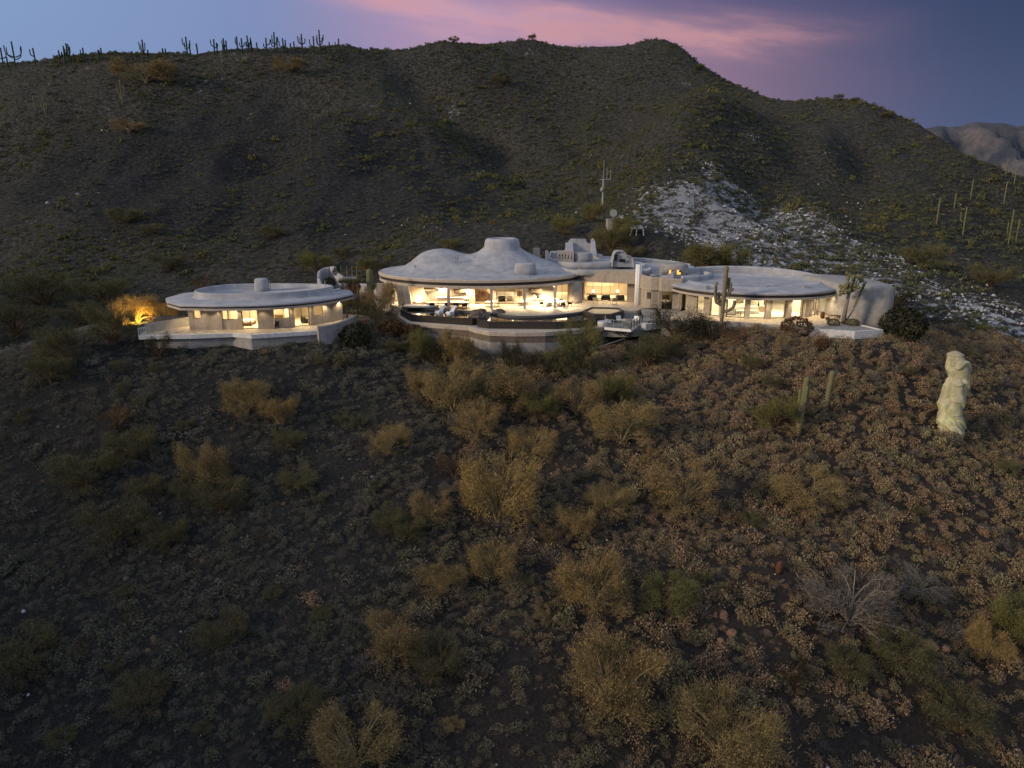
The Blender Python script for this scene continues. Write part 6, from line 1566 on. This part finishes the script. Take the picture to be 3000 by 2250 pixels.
q = tree(1108, 968, 125, 'palo', 'feathery grey-green palo verde in front of the left corner of the villa', 1.35, y=103.5, z=-1.4)
for a_ in [(1045, 1012, 90, 'leaf_dark', 'round dark clipped shrub at the right end of the guest wall', 1.0), (1150, 985, 80, 'leaf_rust', 'reddish dark hedge shrub below the shallow pool, left', .8), (1205, 990, 70, 'leaf_rust', 'reddish dark hedge shrub below the shallow pool, right', .8),
           (2330, 985, 84, 'leaf_rust', 'large round dark shrub below the east wing patio', .85, 92.5), (2412, 992, 38, 'leaf_rust', 'small round dark shrub right of the large one below the east patio', 1.0, 86.6),
           (1010, 1070, 60, 'leaf_olive', 'small round olive shrub below the guest house parapet', .9), (2640, 990, 110, 'leaf_dark', 'dark bush at the foot of the blind east end wall', 1.0)]:
    ball(*a_)
for px, py, w, lb, y, z in ((966, 838, 34, 'round dark bush inside the ring garden wall', 124.5, 1.2), (1035, 818, 40, 'wide round dark bush before the stepped garden wall', 122, .6), (988, 800, 26, 'dark bush behind the ring garden wall', 129, 2.6), (974, 834, 20, 'small dark bush in front of the ring garden wall', 119, .4)):
    ball(px, py, w, 'leaf_dark', lb, 1.0, y, z)
for px, lb in ((2440, 'left green cushion shrub at the foot of the tree cactus'), (2497, 'right green cushion shrub at the foot of the tree cactus')):
    g = gz(px, 953); o = ball(px, 953, 36, 'leaf_olive', lb, .7, g.y, 0.0)
for k, px in enumerate((1902, 1913, 1925, 1936)):
    g = gz(px, 946, -.6); o = ball(px, 945, 9, 'leaf_olive', 'tiny round shrub number in the white planter', 1.0, g.y, -.6)
    o['label'] = ['tiny round shrub at the deck end of the white planter', 'tiny round shrub second from the deck end of the planter', 'tiny round shrub third from the deck end of the planter', 'tiny round shrub at the bedroom end of the white planter'][k]; o['group'] = 'shrubs in the white planter'
# trees behind the houses and on the lower hill
for a_ in [
    (1790, 745, 120, 'green', 'leafy green palo verde behind the scooped roof tower', 1.0), (1850, 765, 80, 'olive', 'olive tree right of the green palo verde behind the roofs', .8),
    (2060, 800, 150, 'green', 'wide green palo verde behind the east wing roof, left one', .95), (2140, 805, 110, 'green', 'green palo verde behind the east wing roof, right one', .9),
    (1000, 760, 60, 'olive', 'olive tree on the slope above the ring garden wall', 1.0), (1075, 800, 60, 'green', 'yellow-green bush left of the villa dome', 1.2), (1115, 800, 55, 'olive', 'brown-olive bush nearer the villa dome', 1.1),
    (930, 800, 110, 'green', 'dark green tree left of the ring garden wall', .9), (1320, 735, 60, 'green', 'green bush behind the saddle of the villa roof', .9),
    (500, 795, 90, 'olive', 'olive bush on the lower hill above the guest chimney', .8), (370, 655, 100, 'olive', 'olive bush halfway up the left hill', .6),
    (450, 690, 70, 'olive', 'small olive bush right of the halfway one on the left hill', .6), (800, 700, 70, 'olive', 'olive bush on the bare lower hill in the left centre', .7),
    (590, 860, 60, 'rust', 'orange-lit feathery shrub behind the guest roof', 1.2),
    (300, 890, 150, 'olive', 'dark olive tree on the far side of the road', .7), (130, 900, 170, 'olive', 'broad dark tree near the left edge beyond the road', .8), (50, 990, 160, 'olive', 'dark tree clump at the left edge, above the road', .9),
    (620, 930, 120, 'dark', 'dark tree behind the left end of the guest house', .8), (240, 960, 120, 'olive', 'dim olive tree between the road bends', .8),
    (1650, 690, 80, 'green', 'green bush left of the radio mast foot', .9), (1735, 650, 70, 'green', 'light green bush at the foot of the radio mast', 1.2),
    (1830, 690, 90, 'green', 'green bush between the utility hut and the dark shelter', .7), (1470, 250, 60, 'olive', 'olive bush near the skyline in the centre', .6),
    (430, 245, 150, 'palo', 'yellowish bush patch high on the left hill', .5), (850, 215, 90, 'palo', 'yellowish bush patch near the skyline, left centre', .5), (380, 385, 80, 'palo', 'straw-coloured bush patch on the left hill', .5),
    (1560, 121, 24, 'olive', 'tiny leafy tree standing on the central skyline', 1.2), (2050, 207, 30, 'olive', 'bush on the steep skyline right of the peak', .8), (2240, 270, 34, 'olive', 'bush on the skyline at the foot of the peak slope', .7),
    (2455, 294, 30, 'olive', 'bush on top of the right shoulder of the hill', .8), (2505, 298, 22, 'olive', 'smaller bush on top of the right shoulder', .8), (2600, 347, 40, 'olive', 'bush row on the falling skyline at the right', .6), (1330, 124, 34, 'olive', 'bush on the skyline left of the central tree', .6), (1040, 137, 30, 'olive', 'bush on the skyline right of the last saguaros', .8),
    (2700, 780, 120, 'olive', 'olive bush on the dark slope right of the pale scree', .7), (2900, 840, 120, 'olive', 'olive bush on the dark slope by the right edge', .7), (2620, 900, 90, 'dark', 'dark bush behind the blind east end wall', 1.0)]:
    tree(*a_)
# the two trees that are uplit in yellow beside the guest house
for px, py, w, y, lb, pw in ((400, 915, 115, 108, 'large golden tree lit from below beside the guest house', 420), (345, 885, 60, 111, 'small golden bush glowing left of the large lit tree', 130), (483, 872, 70, 116, 'lit golden tree behind the left end of the guest roof', 190)):
    t_ = tree(px, py, w, 'gold', lb, 1.1, y=y)
    p = t_.location; lamp('tree_uplight', (p.x + .4, p.y - 2.0, p.z + .6), pw * 7, (1.0, .58, .10), .15)
    f_ = MB().lathe((p.x + .4, p.y - 2.0, p.z + .0), [(.09, 0), (.14, .25)], 10).build('garden_light', 'metal_dark'); tag(f_, {420: 'small ground light under the large golden tree', 130: 'small ground light under the small golden bush', 190: 'small ground light behind the left end of the guest roof'}[pw], 'garden light')
lamp('tree_uplight', (Q(592, 860, 120).x, 117, H1(Q(592, 860, 120).x, 117) + .4), 60, (1.0, .5, .22), .15)

# middling olive and straw bushes between the named trees
X, Y, rg = jitter_grid(-60, 66, 42, 92, 6.0, 21)
kp = clear_of(X, Y) & (rg.uniform(0, 1, len(X)) < .62); X, Y = X[kp], Y[kp]; Z = Hgt(X, Y); ok, pxx, pyy = frustum_ok(X, Y, Z, -20); X, Y, Z = X[ok], Y[ok], Z[ok]
for x, y, z in zip(X, Y, Z):
    if min((x - l[0]) ** 2 + (y - l[1]) ** 2 for l in LAND) < 6: continue
    kd = rg.choice(['palo', 'olive', 'olive', 'rust', 'grey'] if x > -8 else ['olive', 'olive', 'grey', 'rust', 'olive']); s_ = rg.uniform(.75, 1.5) * (.62 if kd == 'grey' else 1)
    o = bpy.data.objects.new('bushy_shrub', TREES[kd][rg.integers(0, 3)][1]); COL.objects.link(o); o.location = (x, y, z - .05); o.scale = (s_, s_, s_ * rg.uniform(.7, 1.15)); o.rotation_euler[2] = rg.uniform(0, 6.28)
    tag(o, 'x', 'shrub', 'middling bushes on the slope'); SINGLES.append((o, kd))
# yuccas between the houses
def yucca(px, pyb, h, label, y):
    p = Q(px, pyb, y); t_ = thing('yucca', label, 'yucca', tuple(p), 0, 'yuccas with dry skirts behind the guest house'); rg = np.random.default_rng(int(px))
    MB().tube([(0, 0, -1.0), (.05, 0, h * .5)], [.14, .12], 7).build('trunk', 'yucca_dry', t_)
    dd = rg.normal(size=(170, 3)); dd[:, 2] = np.abs(dd[:, 2]) * .8 + .1; dd /= np.linalg.norm(dd, axis=1, keepdims=True); C = np.array([.05, 0, h * .55]) + dd * .42
    V_, F_ = leaves(C, .75, rg, 0, .07, dd * 6); o = bpy.data.objects.new('leaf_rosette', mesh_np('leaf_rosette', V_, F_, 'leaf_olive')); COL.objects.link(o); o.parent = t_
    C = np.stack([rg.normal(0, .16, 150), rg.normal(0, .16, 150), rg.uniform(h * .1, h * .5, 150)], 1); V_, F_ = leaves(C, .5, rg, -3, .1); o = bpy.data.objects.new('dry_skirt', mesh_np('dry_skirt', V_, F_, 'yucca_dry' if False else 'leaf_rust')); COL.objects.link(o); o.parent = t_
    MB().tube([(0, 0, h * .6), (.04, 0, h * 1.25)], [.045, .02], 5).build('flower_stalk', 'wood_pale', t_)
for px, y, lb in ((1003, 108, 'yucca with dry orange skirt, leftmost of four behind the guest roof'), (1020, 109, 'yucca with dry skirt, second from the left behind the guest roof'), (1035, 108, 'yucca with tall stalk, third from the left behind the guest roof'), (1048, 107, 'yucca glowing orange, rightmost of the four behind the guest roof')):
    yucca(px, 868, 3.6, lb, y)
lamp('yucca_uplight', (Q(1044, 868, 106).x, 105.4, -.3), 30, (1.0, .55, .25), .1)

# orange boulders low on the right
for px, py, w, h, sd, lb in ((2118, 1808, 24, 30, 61, 'rounded orange-brown boulder, upper one of the group right of bottom centre'), (2141, 1862, 26, 28, 62, 'pink-topped boulder in the middle of the boulder group'), (2112, 1883, 20, 18, 63, 'small pinkish boulder, lowest of the boulder group'), (2095, 1812, 13, 26, 66, 'narrow upright orange stone left of the upper boulder'),
                             (2664, 1880, 26, 32, 64, 'tall rusty boulder near the lower right'), (2727, 1893, 32, 24, 65, 'flat rusty boulder right of the tall one'), (2770, 1908, 18, 16, 67, 'small rusty stone right of the flat rusty boulder'), (1682, 1840, 16, 16, 68, 'small pale stone above the largest near palo verde')):
    p = hit(px, py); k_ = (p - Vector((0, 0, CAMZ))).length / FPX
    boulder('boulder', lb, (p.x, p.y, p.z), (w * k_ / 2, w * k_ / 2, h * k_ / 2), 'rock_orange', sd)

# saguaros on the ridge, one by one; (x, top, foot, arms) measured along the skyline
RIDGE = [(20, 312, 415, 2), (50, 372, 418, 0), (100, 270, 418, 4), (230, 313, 402, 1), (390, 328, 392, 2), (422, 300, 397, 2), (445, 283, 392, 4), (457, 288, 387, 1), (478, 350, 388, 0), (527, 347, 385, 0), (545, 312, 386, 1), (610, 360, 382, 0), (642, 325, 377, 0),
         (660, 313, 376, 1), (755, 330, 368, 0), (858, 340, 366, 0), (932, 260, 360, 3), (960, 338, 358, 1), (1057, 315, 352, 0), (1073, 318, 350, 0), (1215, 240, 347, 3), (1234, 285, 346, 0), (1280, 284, 338, 0), (1390, 256, 334, 2), (1408, 280, 325, 0), (1445, 293, 325, 0),
         (1455, 250, 322, 2), (1468, 265, 322, 1), (1540, 238, 320, 1), (1572, 250, 320, 2), (1612, 233, 318, 4), (1632, 265, 316, 1), (1668, 278, 320, 0), (1727, 248, 318, 2), (1780, 211, 316, 4), (1797, 255, 314, 0), (1838, 250, 314, 2), (1852, 262, 314, 1), (1885, 282, 308, 0), (1907, 272, 306, 0),
         (1960, 222, 304, 3), (2035, 237, 302, 1), (2075, 196, 303, 4), (2133, 275, 298, 0), (2198, 253, 300, 1)]
ORD = ['first', 'second', 'third', 'fourth', 'fifth', 'sixth', 'seventh', 'eighth', 'ninth', 'tenth', 'eleventh', 'twelfth', 'thirteenth', 'fourteenth', 'fifteenth', 'sixteenth', 'seventeenth', 'eighteenth', 'nineteenth', 'twentieth']
def ordinal(i): return ORD[i] if i < 20 else ('twenty-' if i < 30 else 'thirty-' if i < 40 else 'forty-') + ORD[i % 10] if (i + 1) % 10 else {20: 'twentieth', 30: 'thirtieth', 40: 'fortieth'}.get(i + 1, 'fiftieth')
rs_ = random.Random(33)
for i, (x, tp, ft_, na) in enumerate(RIDGE):
    px, pt, pf = x / 2.212, tp / 2.212, ft_ / 2.212
    y = 322.0; y = min(hit(px, pf + 10).y, 330); p = Q(px, pf, y); gz_ = H1(p.x, p.y); k_ = y / FPX * 1.02
    h = (CAMZ + (ray(px, pt).z / ray(px, pt).y) * y) - gz_; h = max(3.0, h)
    base = (p.x, p.y, gz_); arms = [(h * rs_.uniform(.3, .55), (0 if j % 2 else PI) + rs_.uniform(-.4, .4), rs_.uniform(.7, 1.5) if x != 100 else 2.6, h * rs_.uniform(.18, .4), .21) for j in range(na)]
    mbs = sag_mesh(base, h, .32, arms, i, n=9, rib=.1, sep=False, lean=rs_.uniform(-.05, .03))
    o = mbs[0].build('saguaro_cactus', 'saguaro_ridge', None, True, base); o.location = base
    size = 'tall' if h > 10 else 'medium' if h > 6 else 'small'
    body = {0: 'armless', 1: 'one-armed', 2: 'two-armed', 3: 'three-armed', 4: 'many-armed'}[na]
    tag(o, '%s %s saguaro on the skyline, %s from the left' % (size, body, ordinal(i)), 'cactus', 'saguaros along the skyline')
for i, (px, pt, pf, na, lb) in enumerate([(1066, 122, 135, 0, 'small saguaro on the skyline right of the long row'), (1127, 113, 134, 0, 'lone tall saguaro on the skyline left of the central bushes'), (360, 255, 312, 3, 'branched dark saguaro below the skyline on the left hill'), (135, 300, 348, 2, 'branched saguaro low on the far left hill'), (103, 296, 325, 0, 'thin saguaro left of the branched one on the far left hill'),
                                          (475, 195, 240, 0, 'slim saguaro below the left skyline'), (650, 160, 186, 0, 'slim saguaro just under the skyline, left centre'), (2743, 597, 660, 0, 'brightest column saguaro on the right hill'), (2795, 578, 612, 0, 'short column saguaro right of the brightest one'), (2843, 540, 585, 0, 'column saguaro high on the right hill'), (2820, 625, 690, 1, 'column saguaro in front of the right hill, in green scrub'),
                                          (2940, 555, 600, 0, 'faint column saguaro near the right edge, upper'), (2953, 640, 720, 1, 'tall column saguaro near the right edge'), (2975, 660, 716, 0, 'column saguaro at the right edge beside the tall one'), (2945, 480, 520, 0, 'saguaro on the falling skyline near the right edge'), (2970, 510, 545, 1, 'saguaro on the falling skyline, last before the right edge')]):
    p = hit(px, pf); k_ = (p - Vector((0, 0, CAMZ))).length / FPX; h = (pf - pt) * k_ * 1.02; base = tuple(p)
    arms = [(h * rs_.uniform(.3, .5), (0 if j % 2 else PI) + rs_.uniform(-.4, .4), rs_.uniform(.6, 1.2), h * .3, .16) for j in range(na)]
    o = sag_mesh(base, h, .22, arms, 50 + i, n=9, rib=.1, sep=False)[0].build('saguaro_cactus', 'saguaro_skin', None, True, base); o.location = base
    tag(o, lb, 'cactus')

# every near shrub gets a label of its own: colour, nearest tree and the side it stands on
LAND = [l for l in LAND if l[1] < 96]
COLW = {'w': 'grey-brown shrub', 'e': 'tan-brown shrub', 't': 'orange-tan shrub', 'd': 'leafless bush', 'palo': 'straw bush', 'olive': 'olive bush', 'rust': 'brown bush', 'grey': 'grey brush'}
fam = {}
for o, k in SINGLES:
    x, y = o.location.x, o.location.y; j = min(range(len(LAND)), key=lambda i: (LAND[i][0] - x) ** 2 + (LAND[i][1] - y) ** 2)
    ddx, ddy = x - LAND[j][0], y - LAND[j][1]
    side = ('right of' if ddx > 0 else 'left of') if abs(ddx) > abs(ddy) else ('above' if ddy > 0 else 'below')
    fam.setdefault((k, j, side), []).append((math.hypot(ddx, ddy), o))
NTH = ['nearest', 'second nearest', 'third nearest', 'fourth nearest', 'fifth nearest', 'sixth nearest', 'seventh nearest', 'eighth nearest', 'ninth nearest', 'tenth nearest', 'eleventh nearest', 'twelfth nearest', 'thirteenth nearest', 'fourteenth nearest', 'fifteenth nearest', 'sixteenth nearest']
for (k, j, side), l_ in fam.items():
    l_.sort(key=lambda e: e[0]); nm = ' '.join(LAND[j][2].split()[:9])
    for n_, (d_, o) in enumerate(l_): o['label'] = '%s %s %s the %s' % (NTH[min(n_, 15)], COLW[k], side, nm)

a_, b_ = hit(1640, 1060), Q(1830, 992, 98.5)
tag(MB().tube([tuple(a_ + Vector((0, 0, .3))), tuple(b_)], .07, 6).build('pipe_rail', 'galvanised'), 'thin grey pipe running down the slope under the viewing deck', 'pipe')
